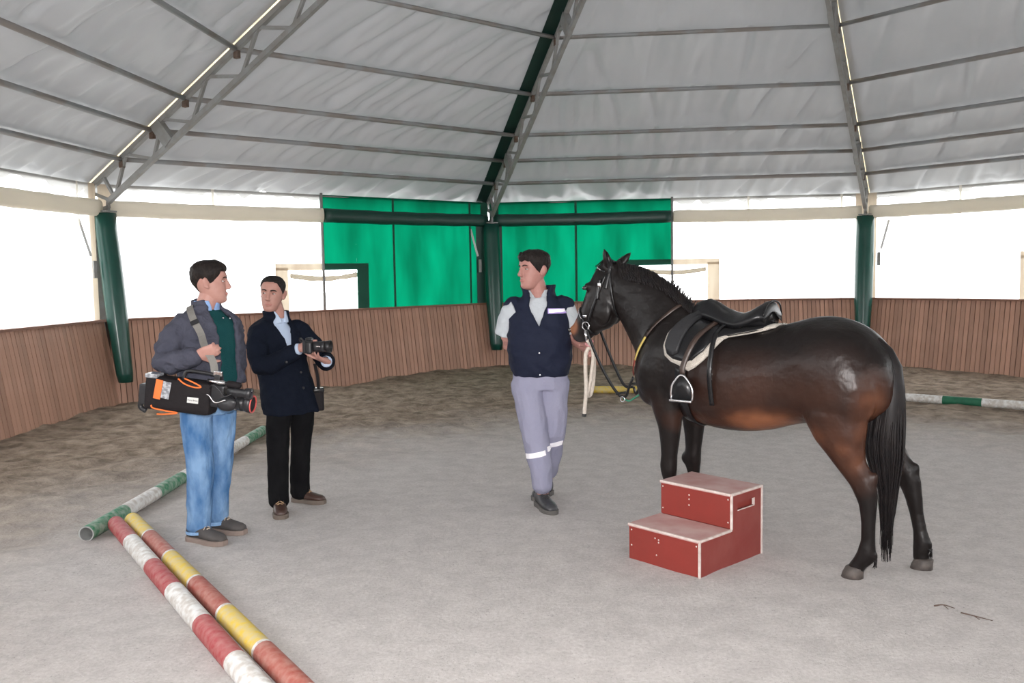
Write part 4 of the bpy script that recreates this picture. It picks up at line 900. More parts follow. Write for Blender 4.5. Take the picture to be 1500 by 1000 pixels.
def shoe(person, off, heel, toe, mu, ms, ml, h=.075, w=.048, lift=0, laces=True):
    heel = Vector((*heel, 0)); toe = Vector((*toe, 0)); d = (toe-heel).normalized(); L = (toe-heel).length; s = Vector((-d.y, d.x, 0)); u = Vector((0, 0, 1)); z0 = lift
    def P(x, y, z): return heel+d*(x*L)+s*y+u*(z+z0)
    prof = [(.01, .55, .070), (.06, .72, .095), (.16, .80, .105), (.30, .82, .100), (.42, .86, .082), (.55, .96, .064), (.70, 1.0, .054), (.84, .93, .047), (.93, .75, .040), (.99, .45, .028)]
    rings = []
    for x, ww, hh in prof:
        hh = hh*h/.075; rg = []
        for i in range(20):
            a = 2*PI*i/20; cs, sn = math.cos(a), math.sin(a); y = math.copysign(abs(cs)**.75, cs)*w*ww*(1 if sn < .3 else 1-.35*(sn-.3)); rg.append(P(x, y, .02+hh/2+math.copysign(abs(sn)**.85, sn)*hh/2))
        rings.append(rg)
    sh = obj('shoe', loft(rings), mu, person, off=off)
    out = [(-.02, .45), (.02, .70), (.10, .84), (.25, .84), (.42, .84), (.58, 1.02), (.72, 1.07), (.86, .99), (.95, .78), (1.02, .40)]; rings = []
    pts = [(x, ww*w*1.06) for x, ww in out]+[(x, -ww*w*1.06) for x, ww in out[::-1]]
    obj('sole', loft([[P(x, y, 0) for x, y in pts], [P(x, y, .006) for x, y in pts], [P(x, y*1.02, .026) for x, y in pts], [P(x, y*.93, .030) for x, y in pts]]), ms, sh, False, off=off)
    if laces:
        g = G()
        for k in range(4):
            x = .36+.065*k; z = .034+(.098-.105*max(0, (x-.30))/.30*.55)*h/.075
            g += tube([P(x-.02, .028, z-.012), P(x, .0, z+.004), P(x+.03, -.028, z-.014)], .0028, 5, 6); g += tube([P(x-.02, -.028, z-.012), P(x, .0, z+.005), P(x+.03, .028, z-.014)], .0028, 5, 6)
        g += tube([P(.36, .0, .10*h/.075+.02), P(.34, .035, .10*h/.075+.022), P(.40, .042, .085*h/.075)], .0028, 5, 8)
        obj('laces', g, ml, sh, off=off)
    return sh
def face_bits(person, hd, off, hairm, brow=.0042, gz=0):
    for e in (-1, 1):
        ey = obj('eye', hd.tr(ellipsoid((e*.032, .0715, .011), (.0120, .0090, .0064))), M['eyew'], person, off=off)
        obj('iris', hd.tr(ellipsoid((e*.032+gz, .0795-abs(gz)*.25, .0112), (.0058, .0028, .0058), n=10, m=7)), M['iris'], ey, off=off)
        obj('eyelid', hd.tr(tube([(e*.032+.0145*t, .0835-.008*t*t, .0175-.004*t*t) for t in (-1, -.5, 0, .5, 1)], .0028, 6)), M['skin_cur'], ey, off=off)
        obj('eyebrow', hd.tr(tube([(e*.014, .0905, .030), (e*.026, .0895, .0345), (e*.040, .0845, .034), (e*.050, .076, .029)], brow, 6, 10, taper=.6)), hairm, person, off=off)
    obj('lips', hd.tr(tube([(-.024, .0855, -.064), (-.012, .0945, -.0625), (0, .0965, -.064), (.012, .0945, -.0625), (.024, .0855, -.064)], .0042, 6, 12)), M['lip'], person, off=off)

# --- cameraman in grey jacket
B1 = Vector((-1.93, 5.49, 0)); F = Vector((.8, -.6, 0)); S = Vector((-.6, -.8, 0))
P1 = empty('person', B1, label='person in grey jacket and blue jeans carrying a video camera', cat='person')
h1 = Head((-1.882, 5.49, 1.622), (.96, .26), -.03, 0, 1.07)
bd = h1.parts()+[limb([(-1.925, 5.49, 1.40), (-1.915, 5.49, 1.47), (-1.895, 5.49, 1.53), (-1.885, 5.49, 1.57)], [.075, .066, .062, .058], (0, 1, 0), 16)]
tc = lambda z, dx=0: Vector((-1.895+dx, 5.49, z))
bd.append(rows_torso([(tc(.80, -.03), .13, .10), (tc(1.0, -.02), .14, .10), (tc(1.2), .16, .10), (tc(1.35), .15, .09), (tc(1.42, -.02), .10, .07)], F, S))
bd += [limb([(-1.98, 5.42, .86), (-1.966, 5.42, .44), (-1.995, 5.42, .08)], [.07, .05, .04], (1, 0, 0)), limb([(-1.88, 5.57, .86), (-1.905, 5.58, .43), (-1.945, 5.60, .09)], [.07, .05, .04], (1, 0, 0))]
ar = [(-2.02, 5.38, 1.385), (-2.09, 5.29, 1.16), (-1.85, 5.15, 1.20)]; al = [(-1.83, 5.62, 1.38), (-1.80, 5.69, 1.12), (-1.83, 5.64, .92)]
bd += [limb(ar, [.045, .038, .027]), limb(al, [.045, .038, .027])]
bd += hand((-1.855, 5.15, 1.20), (.93, -.1, .25), (.1, .75, .3), -1, 1.05, 1.02, .9)+hand((-1.83, 5.64, .92), (.1, -.1, -1), (-.9, 0, 0), 1, .5)
obj('body', remesh('body1', bd, .0048, 2, .5, B1), [M['skin1']], P1, fix=False)
M['skin_cur'] = M['skin1']; face_bits(P1, h1, B1, M['hairm'])
def hl1(a):
    d = math.degrees(a)
    if d < 45: return .066
    if d < 78: return .066-.062*(d-45)/33
    if d < 92: return .004-.010*(d-78)/14
    if d < 112: return -.006+.034*(d-92)/20
    return .028-.10*(d-112)/68
obj('hair', h1.hair(hl1, lambda a, v: .012+.004*max(0, math.cos(a)), .004, 1), M['hairm'], P1, off=B1)
M['jacket1'] = mat('slate_grey_cotton_jacket', (.070, .072, .095), .85, spec=.08, var=(6, (.050, .052, .072), .8), bump=(38, .6, .02))
M['sweater'] = mat('dark_teal_knit', (.008, .048, .052), .9, spec=.08, var=(8, (.014, .07, .07), .6), bump=(220, .3))
M['shirt_blue'] = mat('pale_blue_shirt', (.22, .34, .58), .8, spec=.1, var=(8, (.24, .36, .60), .5)); M['jeans'] = mat('faded_blue_denim', (.055, .14, .30), .85, spec=.08, var=(9, (.20, .33, .52), .95, .13), stretch=(1, 1, .45), bump=(40, .7, .02))
M['jeans_seam'] = mat('denim_hem', (.22, .37, .58), .85, var=(60, (.14, .26, .46), .7))
rj = dens([(tc(.985), .205, .158, 24, 7), (tc(1.08), .205, .155, 24, 7), (tc(1.20), .208, .148, 25, 8), (tc(1.30), .212, .142, 28, 9), (tc(1.385, -.005), .198, .126, 32, 12), (tc(1.435, -.015), .140, .098, 40, 18), (Vector((-1.918, 5.49, 1.475)), .088, .080, 46, 24), (Vector((-1.915, 5.49, 1.515)), .084, .078, 52, 34)])
jk = [rows_shell(rj, F, S, .02)]
jk.append(limb([(-1.975, 5.42, 1.375), (-2.035, 5.36, 1.345), (-2.075, 5.32, 1.27), (-2.105, 5.285, 1.19), (-2.105, 5.265, 1.155), (-2.05, 5.225, 1.150), (-1.96, 5.185, 1.172), (-1.875, 5.155, 1.195)], [.082, .082, .076, .072, .072, .068, .060, .053], (0, 0, 1), 18))
jk.append(limb([(-1.86, 5.57, 1.37), (-1.82, 5.64, 1.33), (-1.80, 5.69, 1.13), (-1.81, 5.67, 1.05), (-1.83, 5.645, .95)], [.08, .08, .068, .064, .055], (0, 1, 0), 18))
me = remesh('jacket1', jk, .0075, 3, .5, B1); wrinkle(me, .017, (9, 9, 12), 3, True); obj('jacket', me, [M['jacket1']], P1, fix=False)
jbv = BVHTree.FromPolygons([v.co+B1 for v in me.vertices], [tuple(p.vertices) for p in me.polygons])
me = remesh('sweater', [rows_torso(dens([(tc(1.0), .188, .145), (tc(1.1), .188, .142), (tc(1.25), .19, .130), (tc(1.36), .17, .112), (tc(1.42, -.01), .11, .085), (tc(1.455, -.015), .078, .074)]), F, S)], .008, 2, .5, B1); obj('sweater', me, [M['sweater']], P1, fix=False)
rc = dens([(Vector((-1.917, 5.49, 1.43)), .080, .078, 2, 2), (Vector((-1.912, 5.49, 1.475)), .076, .076, 8, 8), (Vector((-1.908, 5.49, 1.512)), .074, .074, 22, 22)])
obj('shirt_collar', remesh('collar1', [rows_shell(rc, F, S, .010)], .004, 2, .5, B1), [M['shirt_blue']], P1, fix=False)
tr = [rows_torso(dens([(Vector((-1.925, 5.495, .80)), .165, .125), (Vector((-1.925, 5.495, .88)), .172, .130), (Vector((-1.915, 5.495, 1.0)), .168, .125), (Vector((-1.91, 5.495, 1.04)), .16, .12)]), F, S),
      limb([(-1.985, 5.425, .86), (-1.978, 5.42, .66), (-1.968, 5.415, .45), (-1.985, 5.42, .25), (-1.998, 5.42, .085)], [(.100, .098), (.092, .092), (.080, .080), (.076, .078), (.074, .076)], (1, 0, 0), 18),
      limb([(-1.875, 5.565, .86), (-1.885, 5.575, .66), (-1.900, 5.58, .44), (-1.925, 5.59, .25), (-1.945, 5.60, .095)], [(.100, .098), (.090, .090), (.076, .078), (.072, .074), (.070, .072)], (1, 0, 0), 18)]
me = remesh('jeans', tr, .0075, 3, .5, B1); wrinkle(me, .008, (13, 13, 6.5), 8, True); obj('jeans', me, [M['jeans']], P1, fix=False)
M['nubuck'] = mat('dark_grey_nubuck', (.062, .056, .055), .85, var=(14, (.085, .078, .075), .7), bump=(90, .2)); M['solegum'] = mat('grey_brown_sole', (.24, .185, .16), .8, var=(12, (.18, .14, .12), .6)); M['lace'] = mat('cream_lace', (.58, .48, .38), .9, var=(60, (.40, .32, .25), .6))
for c_, r_ in (((-1.998, 5.42), .078), ((-1.945, 5.60), .074)): obj('hem', loft([ell((c_[0], c_[1], z), (r_, 0, 0), (0, r_+.002, 0), 20) for z in ((.055, .072, .074) if r_ > .075 else (.06, .08, .082))], caps=False), M['jeans_seam'], P1, off=B1)
shoe(P1, B1, (-2.068, 5.44), (-1.80, 5.31), M['nubuck'], M['solegum'], M['lace'], .082, .052)
shoe(P1, B1, (-2.005, 5.63), (-1.745, 5.54), M['nubuck'], M['solegum'], M['lace'], .082, .052)
obj('button', ellipsoid((-1.778, 5.395, 1.405), (.006, .006, .006), n=8, m=6), M['chrome'], P1, off=B1); obj('button', ellipsoid((-1.745, 5.42, 1.40), (.006, .006, .006), n=8, m=6), M['chrome'], P1, off=B1)

# --- video camera on its shoulder strap
VC = Vector((-1.90, 5.13, .965)); vcr = Matrix.Rotation(.13, 3, 'Y')
vc = empty('video_camera', VC, label='black shoulder video camera in padded cover slung from a grey strap', cat='video camera'); vc.rotation_euler = (0, .13, -.06)
M['cover'] = mat('black_nylon_cover', (.014, .012, .013), .7, spec=.12, var=(8, (.020, .017, .018), .6), bump=(50, .4)); M['orange'] = mat('orange_nylon', (.72, .17, .035), .7, var=(30, (.6, .13, .03), .5))
M['plastic'] = mat('black_camera_plastic', (.016, .016, .018), .35, var=(20, (.03, .03, .033), .5)); M['clear'] = mat('scuffed_clear_pocket', (.20, .21, .23), .12, coat=.8, var=(50, (.5, .52, .55), .8, .08)); M['glassl'] = mat('lens_glass', (.01, .01, .02), .03, coat=1, var=(20, (.02, .01, .03), .5))
M['labelw'] = mat('white_woven_label', (.62, .62, .60), .8, var=(60, (.52, .52, .50), .5)); M['ink'] = mat('black_print', (.03, .03, .03), .8, var=(60, (.05, .05, .05), .5)); M['redring'] = mat('red_lens_ring', (.60, .10, .09), .4, var=(40, (.5, .08, .07), .4))
M['strapg'] = mat('olive_grey_webbing', (.20, .19, .175), .85, bump=(220, .3), var=(30, (.16, .155, .14), .6))
cov = obj('padded_cover', remesh('padded_cover', [box((-.055, 0, -.005), (.40, .15, .195), bev=.03), box((-.215, 0, .0), (.075, .145, .205), bev=.02), box((.09, 0, -.015), (.10, .13, .165), bev=.03)], .006, 4), [M['cover']], vc, fix=False)
obj('orange_patch', box((-.165, -.0785, .025), (.042, .004, .115), R=Matrix.Rotation(.10, 3, 'Y'), bev=.0015), M['orange'], cov, False)
obj('clear_pocket', box((-.118, -.0785, .025), (.048, .004, .10), R=Matrix.Rotation(.10, 3, 'Y'), bev=.0015), M['clear'], cov, False)
lb = obj('maker_label', box((.045, -.0785, -.015), (.066, .004, .034), bev=.001), M['labelw'], cov, False)
def text(body, size, loc, rot, m, par, name='lettering'):
    cu = bpy.data.curves.new(name, 'FONT'); cu.body = body; cu.size = size; cu.align_x = 'CENTER'; cu.align_y = 'CENTER'; cu.extrude = .0004
    o = bpy.data.objects.new('t', cu); COL.objects.link(o); dg = bpy.context.evaluated_depsgraph_get(); me = bpy.data.meshes.new_from_object(o.evaluated_get(dg)); bpy.data.objects.remove(o)
    me.materials.clear(); me.materials.append(m); q = bpy.data.objects.new(name, me); link(q, par); q.location = loc; q.rotation_euler = rot; return q
text('Porta Brace', .0125, (.045, -.0812, -.015), (PI/2, 0, 0), M['ink'], lb)
obj('upper_piping', tube([(-.055, -.070, .100), (-.01, -.078, .075), (.05, -.078, .062), (.085, -.072, .068), (.045, -.068, .085), (-.02, -.062, .104)], .005, 6, 24), M['orange'], cov)
obj('lower_strap', tube([(-.20, -.078, -.072), (-.185, -.08, -.088), (-.10, -.08, -.096), (-.04, -.078, -.10), (-.12, -.075, -.118), (-.165, -.07, -.123)], .005, 6, 24), M['orange'], cov)
obj('battery', box((-.268, 0, -.02), (.045, .115, .12), bev=.008), M['plastic'], vc, False); obj('rear_connector', tube([(-.28, -.03, -.06), (-.285, -.03, -.10), (-.25, -.03, -.12)], .016, 8, 8), M['plastic'], vc)
obj('rear_window', box((-.215, -.03, .098), (.07, .10, .025), bev=.006), M['clear'], vc, False)
obj('carry_handle', tube([(-.05, 0, .085), (-.045, 0, .128), (-.02, 0, .142), (.05, 0, .142), (.12, 0, .138), (.16, 0, .130)], .011, 10, 24), M['plastic'], vc)
obj('handle_mount', box((.155, 0, .10), (.035, .05, .085), bev=.006), M['plastic'], vc, False)
obj('camera_head', box((.165, 0, .02), (.10, .11, .13), bev=.012), M['plastic'], vc, False)
mc = obj('microphone', tube([(.11, -.045, .105), (.20, -.045, .102), (.31, -.045, .098)], .012, 10), M['black_metal'], vc); obj('foam_windscreen', limb([(.235, -.045, .101), (.26, -.045, .1), (.30, -.045, .098)], [.020, .021, .019], (0, 0, 1), 12), M['cover'], mc); obj('silver_tube', tube([(.125, -.046, .105), (.215, -.046, .102)], .0128, 10), M['chrome'], mc)
ln = obj('lens_barrel', loft([ell((x, 0, -.01), (0, r, 0), (0, 0, r), 20) for x, r in ((.19, .036), (.215, .044), (.26, .047), (.285, .044), (.30, .046), (.335, .048))]), M['plastic'], vc)
obj('lens_hood', loft([ell((x, 0, -.01), (0, a, 0), (0, 0, b), 20, 3) for x, a, b in ((.33, .048, .044), (.345, .052, .048), (.372, .058, .052), (.372, .052, .046), (.345, .044, .040))]), M['plastic'], ln)
obj('front_ring', tube([Vector((.374, .054*math.cos(a), -.01+.049*math.sin(a))) for a in np.linspace(0, 2*PI, 21)], .005, 6), M['redring'], ln); obj('front_glass', ellipsoid((.345, 0, -.01), (.010, .042, .038)), M['glassl'], ln)
for x in (.275, .31): obj('focus_ring', loft([ell((x-.006, 0, -.01), (0, .0485, 0), (0, 0, .0485), 20), ell((x+.006, 0, -.01), (0, .0485, 0), (0, 0, .0485), 20)]), M['chrome'] if x < .3 else M['black_metal'], ln)
obj('lens_grip', remesh('lens_grip', [ellipsoid((.235, -.05, -.02), (.06, .026, .042)), ellipsoid((.25, -.052, -.005), (.05, .02, .03))], .005, 2), [M['plastic']], vc, fix=False)
vf = obj('viewfinder', loft([ell((x, -.05, .058), (0, a, 0), (0, 0, b), 16, 3) for x, a, b in ((.24, .024, .024), (.30, .026, .026), (.335, .022, .022), (.345, .032, .032), (.378, .035, .034), (.380, .028, .028))]), M['plastic'], vc); obj('eyecup_glass', ellipsoid((.378, -.05, .058), (.005, .024, .024)), M['glassl'], vf)
obj('cable', tube([(.13, -.06, .06), (.16, -.085, .09), (.20, -.08, .06), (.23, -.08, .03), (.27, -.075, .05)], .005, 6, 20), M['plastic'], vc); obj('cable', tube([(.10, -.06, .02), (.14, -.09, .03), (.18, -.085, -.01), (.24, -.082, .012)], .004, 6, 20), M['chrome'], vc)
ST = [(-2.03, 5.60, 1.42), (-2.01, 5.52, 1.46), (-1.985, 5.43, 1.46), (-1.945, 5.355, 1.415), (-1.90, 5.295, 1.345), (-1.845, 5.20, 1.265), (-1.79, 5.14, 1.21), (-1.76, 5.135, 1.15), (-1.755, 5.13, 1.085)]
sp = smooth_path(ST, 30); nn_ = []
for i in range(31):
    oc = (sp[i]-Vector((-1.90, 5.49, 1.30))).normalized(); h = jbv.ray_cast(sp[i]+oc*.3, -oc); w_ = max(0, min(1, (20-i)/4))
    if h[0] is not None: sp[i] = sp[i].lerp(h[0]+oc*.009, w_)
    nn_.append(oc.lerp(Vector((.25, -.95, .3)), min(1, i/16)))
for it in range(3): sp = [sp[0]]+[(sp[i-1]+sp[i]*2+sp[i+1])/4 for i in range(1, 30)]+[sp[30]]
inv = vc.matrix_basis.inverted() if False else (Matrix.Translation(VC) @ vc.rotation_euler.to_matrix().to_4x4()).inverted()
g = ribbon(sp, nn_, .042, .005); g.v = [tuple(inv @ Vector(p)) for p in g.v]; st = obj('shoulder_strap', g, M['strapg'], vc, False)
q = inv @ sp[17]; 
g = ribbon([sp[13]+Vector((.0, -.006, .002)), sp[14]+Vector((0, -.006, .002))], Vector((.25, -.95, .3)), .050, .006); g.v = [tuple(inv @ Vector(p)) for p in g.v]; obj('strap_slider', g, M['black_metal'], st, False)
obj('strap_clip', box((.155, -.01, .148), (.05, .02, .03), bev=.005), M['chrome'], vc, False)

# --- photographer in navy coat
B2 = Vector((-1.58, 6.19, 0)); F = Vector((.75, -.66, 0)).normalized(); S = Vector((F.y, -F.x, 0))
P2 = empty('person', B2, label='person in dark navy coat and black trousers holding a small camera', cat='person')
h2 = Head((-1.678, 6.16, 1.533), (-.04, -1.0), -.07, math.radians(-6), 1.02)
cc = lambda z: Vector((-1.575-.115*max(0, z-.69)/.66, 6.19, z))
bd = h2.parts()+[limb([(-1.65, 6.20, 1.30), (-1.652, 6.195, 1.37), (-1.668, 6.185, 1.43), (-1.676, 6.17, 1.48)], [.045, .055, .056, .054], (0, 1, 0), 16)]
bd.append(rows_torso([(cc(.78), .13, .10), (cc(1.0), .13, .09), (cc(1.15), .14, .08), (cc(1.26), .09, .05)], F, S))
bd += [limb([(-1.64, 6.12, .80), (-1.66, 6.08, .40), (-1.66, 6.05, .08)], [.07, .05, .04], (1, 0, 0)), limb([(-1.52, 6.26, .80), (-1.555, 6.26, .40), (-1.57, 6.33, .08)], [.07, .05, .04], (1, 0, 0))]
bd += [limb([(-1.755, 6.07, 1.29), (-1.705, 5.93, 1.06), (-1.41, 5.835, 1.175)], [.045, .036, .026]), limb([(-1.53, 6.31, 1.30), (-1.335, 6.24, 1.04), (-1.275, 5.95, 1.075)], [.045, .036, .026])]
bd += hand((-1.412, 5.835, 1.178), (.95, -.2, .18), (.15, .95, -.2), -1, .75, .95, .6)+hand((-1.268, 5.945, 1.072), (-.55, -.72, .36), (.25, .35, .9), 1, .55, .95, .7)
obj('body', remesh('body2', bd, .0045, 2, .5, B2), [M['skin2']], P2, fix=False)
M['skin_cur'] = M['skin2']; face_bits(P2, h2, B2, M['hair2'], .0050, .0035)
def hl2(a):
    d = math.degrees(a)
    if d < 40: return .088-.006*(d/40)**2*(-1 if d < 20 else 1)
    if d < 75: return .082-.062*(d-40)/35
    if d < 92: return .020-.030*(d-75)/17
    if d < 112: return -.010+.034*(d-92)/20
    return .024-.09*(d-112)/68
obj('hair', h2.hair(hl2, lambda a, v: .006, .002, 5), M['hair2'], P2, off=B2)
M['beardm'] = mat('stubble_shadow_skin', (.30, .20, .16), .6, var=(140, (.16, .11, .09), .8, .1))
M['coat2'] = mat('navy_wool_coat', (.0068, .0090, .0165), .9, spec=.06, var=(30, (.009, .012, .020), .7), bump=(50, .5))
M['shirt2'] = mat('pale_blue_striped_shirt', (.42, .50, .63), .8, spec=.1, var=(14, (.44, .53, .68), .7), stretch=(6, 6, .4)); M['trou2'] = mat('black_trousers', (.006, .006, .007), .85, spec=.06, var=(8, (.012, .012, .013), .6), bump=(60, .3))
rows = dens([(cc(.69), .205, .160, 3, -2), (cc(.80), .202, .155, 3, -2), (cc(.95), .188, .142, 3, -2), (cc(1.06), .190, .138, 3, -2), (cc(1.14), .198, .138, 4, 0), (cc(1.22), .206, .136, 9, 5), (cc(1.29), .186, .120, 18, 10), (cc(1.335), .130, .098, 30, 20), (Vector((-1.660, 6.19, 1.37)), .088, .083, 46, 34), (Vector((-1.665, 6.185, 1.415)), .090, .086, 56, 46)])
ck = [rows_shell(rows, F, S, .02)]
ck.append(limb([(-1.70, 6.10, 1.285), (-1.755, 6.065, 1.26), (-1.755, 6.01, 1.19), (-1.735, 5.955, 1.10), (-1.715, 5.925, 1.058), (-1.65, 5.905, 1.058), (-1.55, 5.88, 1.105), (-1.45, 5.845, 1.158)], [.078, .078, .072, .070, .070, .066, .058, .050], (0, 0, 1), 18))
ck.append(limb([(-1.56, 6.27, 1.275), (-1.52, 6.30, 1.25), (-1.42, 6.28, 1.14), (-1.34, 6.24, 1.05), (-1.31, 6.15, 1.045), (-1.285, 6.02, 1.058), (-1.275, 5.975, 1.066)], [.078, .076, .070, .066, .060, .052, .050], (0, 0, 1), 18))
me = remesh('coat', ck, .0072, 3, .5, B2); wrinkle(me, .009, (7, 7, 9), 13, True); coat = obj('coat', me, [M['coat2']], P2, fix=False)
cbv = BVHTree.FromPolygons([v.co+B2 for v in me.vertices], [tuple(p.vertices) for p in me.polygons])
obj('shirt', remesh('shirt2', [rows_torso(dens([(cc(1.0), .165, .118), (cc(1.15), .172, .118), (cc(1.26), .155, .104), (cc(1.32), .10, .082), (Vector((-1.66, 6.19, 1.36)), .070, .068)]), F, S), rows_shell(dens([(Vector((-1.656, 6.19, 1.33)), .078, .074, 4, 4), (Vector((-1.662, 6.188, 1.375)), .072, .070, 14, 14), (Vector((-1.668, 6.183, 1.412)), .070, .069, 34, 34)]), F, S, .010)], .005, 2, .5, B2), [M['shirt2']], P2, fix=False)
for p, d_ in (((-1.438, 5.842, 1.165), (.95, -.2, .18)), ((-1.272, 5.965, 1.068), (.1, -.95, .25))):
    d_ = Vector(d_).normalized(); obj('shirt_cuff', limb([Vector(p), Vector(p)+d_*.018], [.040, .038], (0, 0, 1), 16, dome=False), M['shirt2'], P2, off=B2)
tr = [rows_torso(dens([(Vector((-1.575, 6.19, .74)), .15, .115), (Vector((-1.575, 6.19, .85)), .155, .118), (cc(.98), .15, .11)]), F, S),
      limb([(-1.635, 6.12, .80), (-1.655, 6.09, .60), (-1.660, 6.08, .40), (-1.662, 6.065, .22), (-1.660, 6.055, .07)], [(.092, .090), (.082, .082), (.073, .074), (.070, .072), (.068, .072)], (1, 0, 0), 18),
      limb([(-1.515, 6.25, .80), (-1.525, 6.255, .60), (-1.545, 6.265, .40), (-1.565, 6.30, .22), (-1.575, 6.325, .07)], [(.092, .090), (.082, .082), (.073, .074), (.070, .072), (.068, .072)], (1, 0, 0), 18)]
me = remesh('trousers2', tr, .0075, 3, .5, B2); wrinkle(me, .007, (13, 13, 6), 21, True); obj('trousers', me, [M['trou2']], P2, fix=False)
M['brownshoe'] = mat('dark_brown_leather_shoe', (.050, .026, .020), .4, spec=.5, var=(14, (.075, .042, .034), .7), bump=(80, .15)); M['solebr'] = mat('grey_brown_rubber_sole', (.15, .12, .10), .8, var=(12, (.11, .09, .075), .6)); M['lacebr'] = mat('tan_lace', (.42, .28, .17), .9, var=(60, (.3, .2, .12), .6))
shoe(P2, B2, (-1.675, 6.11), (-1.595, 5.865), M['brownshoe'], M['solebr'], M['lacebr'], .070, .048); shoe(P2, B2, (-1.635, 6.36), (-1.385, 6.26), M['brownshoe'], M['solebr'], M['lacebr'], .070, .048)
for x, z in ((-1.51, 1.085), (-1.492, .98), (-1.475, .87)):
    h = cbv.ray_cast(Vector((x, 4.9, z)), Vector((0, 1, 0)))
    if h[0]: obj('button', ellipsoid(h[0]+h[1]*.003, (.010, .005, .010), n=10, m=6), M['plastic'], P2, off=B2)
# small camera in his hands
DS = Vector((-1.30, 5.80, 1.185)); ds = empty('stills_camera', DS, -.12, label='small black camera with stubby lens in the hands of the navy-coated person', cat='camera')
obj('camera_body', remesh('camera_body', [box((-.055, .01, .0), (.055, .12, .085), bev=.010), box((-.055, .02, .045), (.045, .05, .03), bev=.008), box((-.035, -.045, -.005), (.035, .03, .08), bev=.010)], .004, 2), [M['plastic']], ds, fix=False)
dl = obj('lens', loft([ell((x, .01, 0), (0, r, 0), (0, 0, r), 22) for x, r in ((-.03, .034), (.0, .035), (.005, .033), (.03, .034), (.034, .037), (.062, .038))]), M['plastic'], ds)
obj('lens_hood', loft([ell((x, .01, 0), (0, r, 0), (0, 0, r), 22) for x, r in ((.058, .038), (.095, .042), (.095, .039), (.06, .035))]), M['black_metal'], dl); obj('front_glass', ellipsoid((.064, .01, 0), (.006, .034, .034)), M['glassl'], dl); obj('silver_mark', box((.02, -.0245, .003), (.026, .003, .007)), M['chrome'], dl, False)
obj('wrist_strap', ribbon(smooth_path([(-.06, -.05, .03), (-.085, -.055, .06), (-.10, -.04, .05), (-.09, -.03, .03)], 12), Vector((0, -1, 0)), .012, .003), M['plastic'], ds, False)
pc = empty('lens_pouch', Vector((-1.395, 6.23, .70)), .3, label='dark pouch hanging at the hip of the navy-coated person', cat='pouch')
obj('pouch_body', box((0, 0, .07), (.075, .06, .16), bev=.015), M['cover'], pc); obj('pouch_flap', box((0, -.005, .14), (.08, .068, .03), bev=.010), M['leather'], pc)
obj('pouch_strap', ribbon(smooth_path([(0, -.03, .14), (-.005, -.02, .25), (-.02, -.01, .33)], 10), Vector((.3, -1, 0)), .022, .004), M['cover'], pc, False)

# --- handler in navy vest
B3 = Vector((.19, 6.18, 0)); F = Vector((-.10, -.995, 0)).normalized(); S = Vector((F.y, -F.x, 0))
P3 = empty('person', B3, label='person in navy sleeveless vest and grey work trousers holding the lead rope', cat='person')
h3 = Head((.160, 6.165, 1.668), (-.85, -.53), -.03, 0, 1.10)
v3 = lambda z, dx=0: Vector((.195+dx, 6.18, z))
bd = h3.parts()+[limb([(.195, 6.20, 1.42), (.192, 6.195, 1.50), (.178, 6.185, 1.56), (.17, 6.175, 1.60)], [.082, .070, .066, .062], (0, 1, 0), 16)]
bd.append(rows_torso([(v3(.88), .15, .11), (v3(1.1), .17, .12), (v3(1.3), .18, .11), (v3(1.42), .12, .08)], F, S))
bd += [limb([(.10, 6.17, .90), (.158, 6.08, .50), (.20, 6.06, .10)], [.08, .055, .042], (1, 0, 0)), limb([(.29, 6.17, .90), (.28, 6.17, .52), (.245, 6.40, .12)], [.08, .055, .042], (1, 0, 0))]
bd += [limb([(.03, 6.18, 1.40), (-.035, 6.255, 1.18), (-.03, 6.28, 1.14), (.05, 6.36, 1.09), (.14, 6.41, 1.04)], [.052, .046, .044, .038, .029]), limb([(.36, 6.18, 1.41), (.440, 6.15, 1.21), (.455, 6.145, 1.170), (.50, 6.04, 1.135), (.530, 5.93, 1.115)], [.052, .046, .044, .036, .029])]
bd += hand((.14, 6.41, 1.04), (.9, .1, -.35), (-.1, .9, 0), 1, .5)+hand((.530, 5.935, 1.114), (.05, -.95, .02), (-.75, .1, -.55), -1, 1.05, 1.0, .9)
obj('body', remesh('body3', bd, .0048, 2, .5, B3), [M['skin3']], P3, fix=False)
M['skin_cur'] = M['skin3']; face_bits(P3, h3, B3, M['hairm'])
def hl3(a):
    d = math.degrees(a)
    if d < 45: return .060-.004*math.cos(a*9)
    if d < 75: return .058-.056*(d-45)/30
    if d < 92: return .002-.022*(d-75)/17
    if d < 112: return -.020+.044*(d-92)/20
    return .024-.085*(d-112)/68
obj('hair', h3.hair(hl3, lambda a, v: .012+.008*max(0, math.cos(a))*(v < .6), .005, 11), M['hairm'], P3, off=B3)
M['vest'] = mat('navy_padded_vest', (.012, .015, .031), .75, spec=.12, var=(20, (.015, .019, .037), .6), bump=(24, .4, .015)); M['shirt3'] = mat('pale_grey_shirt', (.47, .50, .53), .85, spec=.1, var=(10, (.40, .43, .46), .6), bump=(60, .3, .012)); M['trou3'] = mat('lilac_grey_work_trousers', (.285, .285, .375), .85, spec=.08, var=(6, (.24, .24, .33), .7), bump=(70, .3))
M['reflect'] = mat('reflective_tape', (.95, .93, .97), .3, metal=.0, spec=.8, var=(50, (.88, .86, .95), .5)); M['lilac_tape'] = mat('lilac_tape_border', (.45, .34, .72), .7, var=(50, (.38, .28, .62), .5))
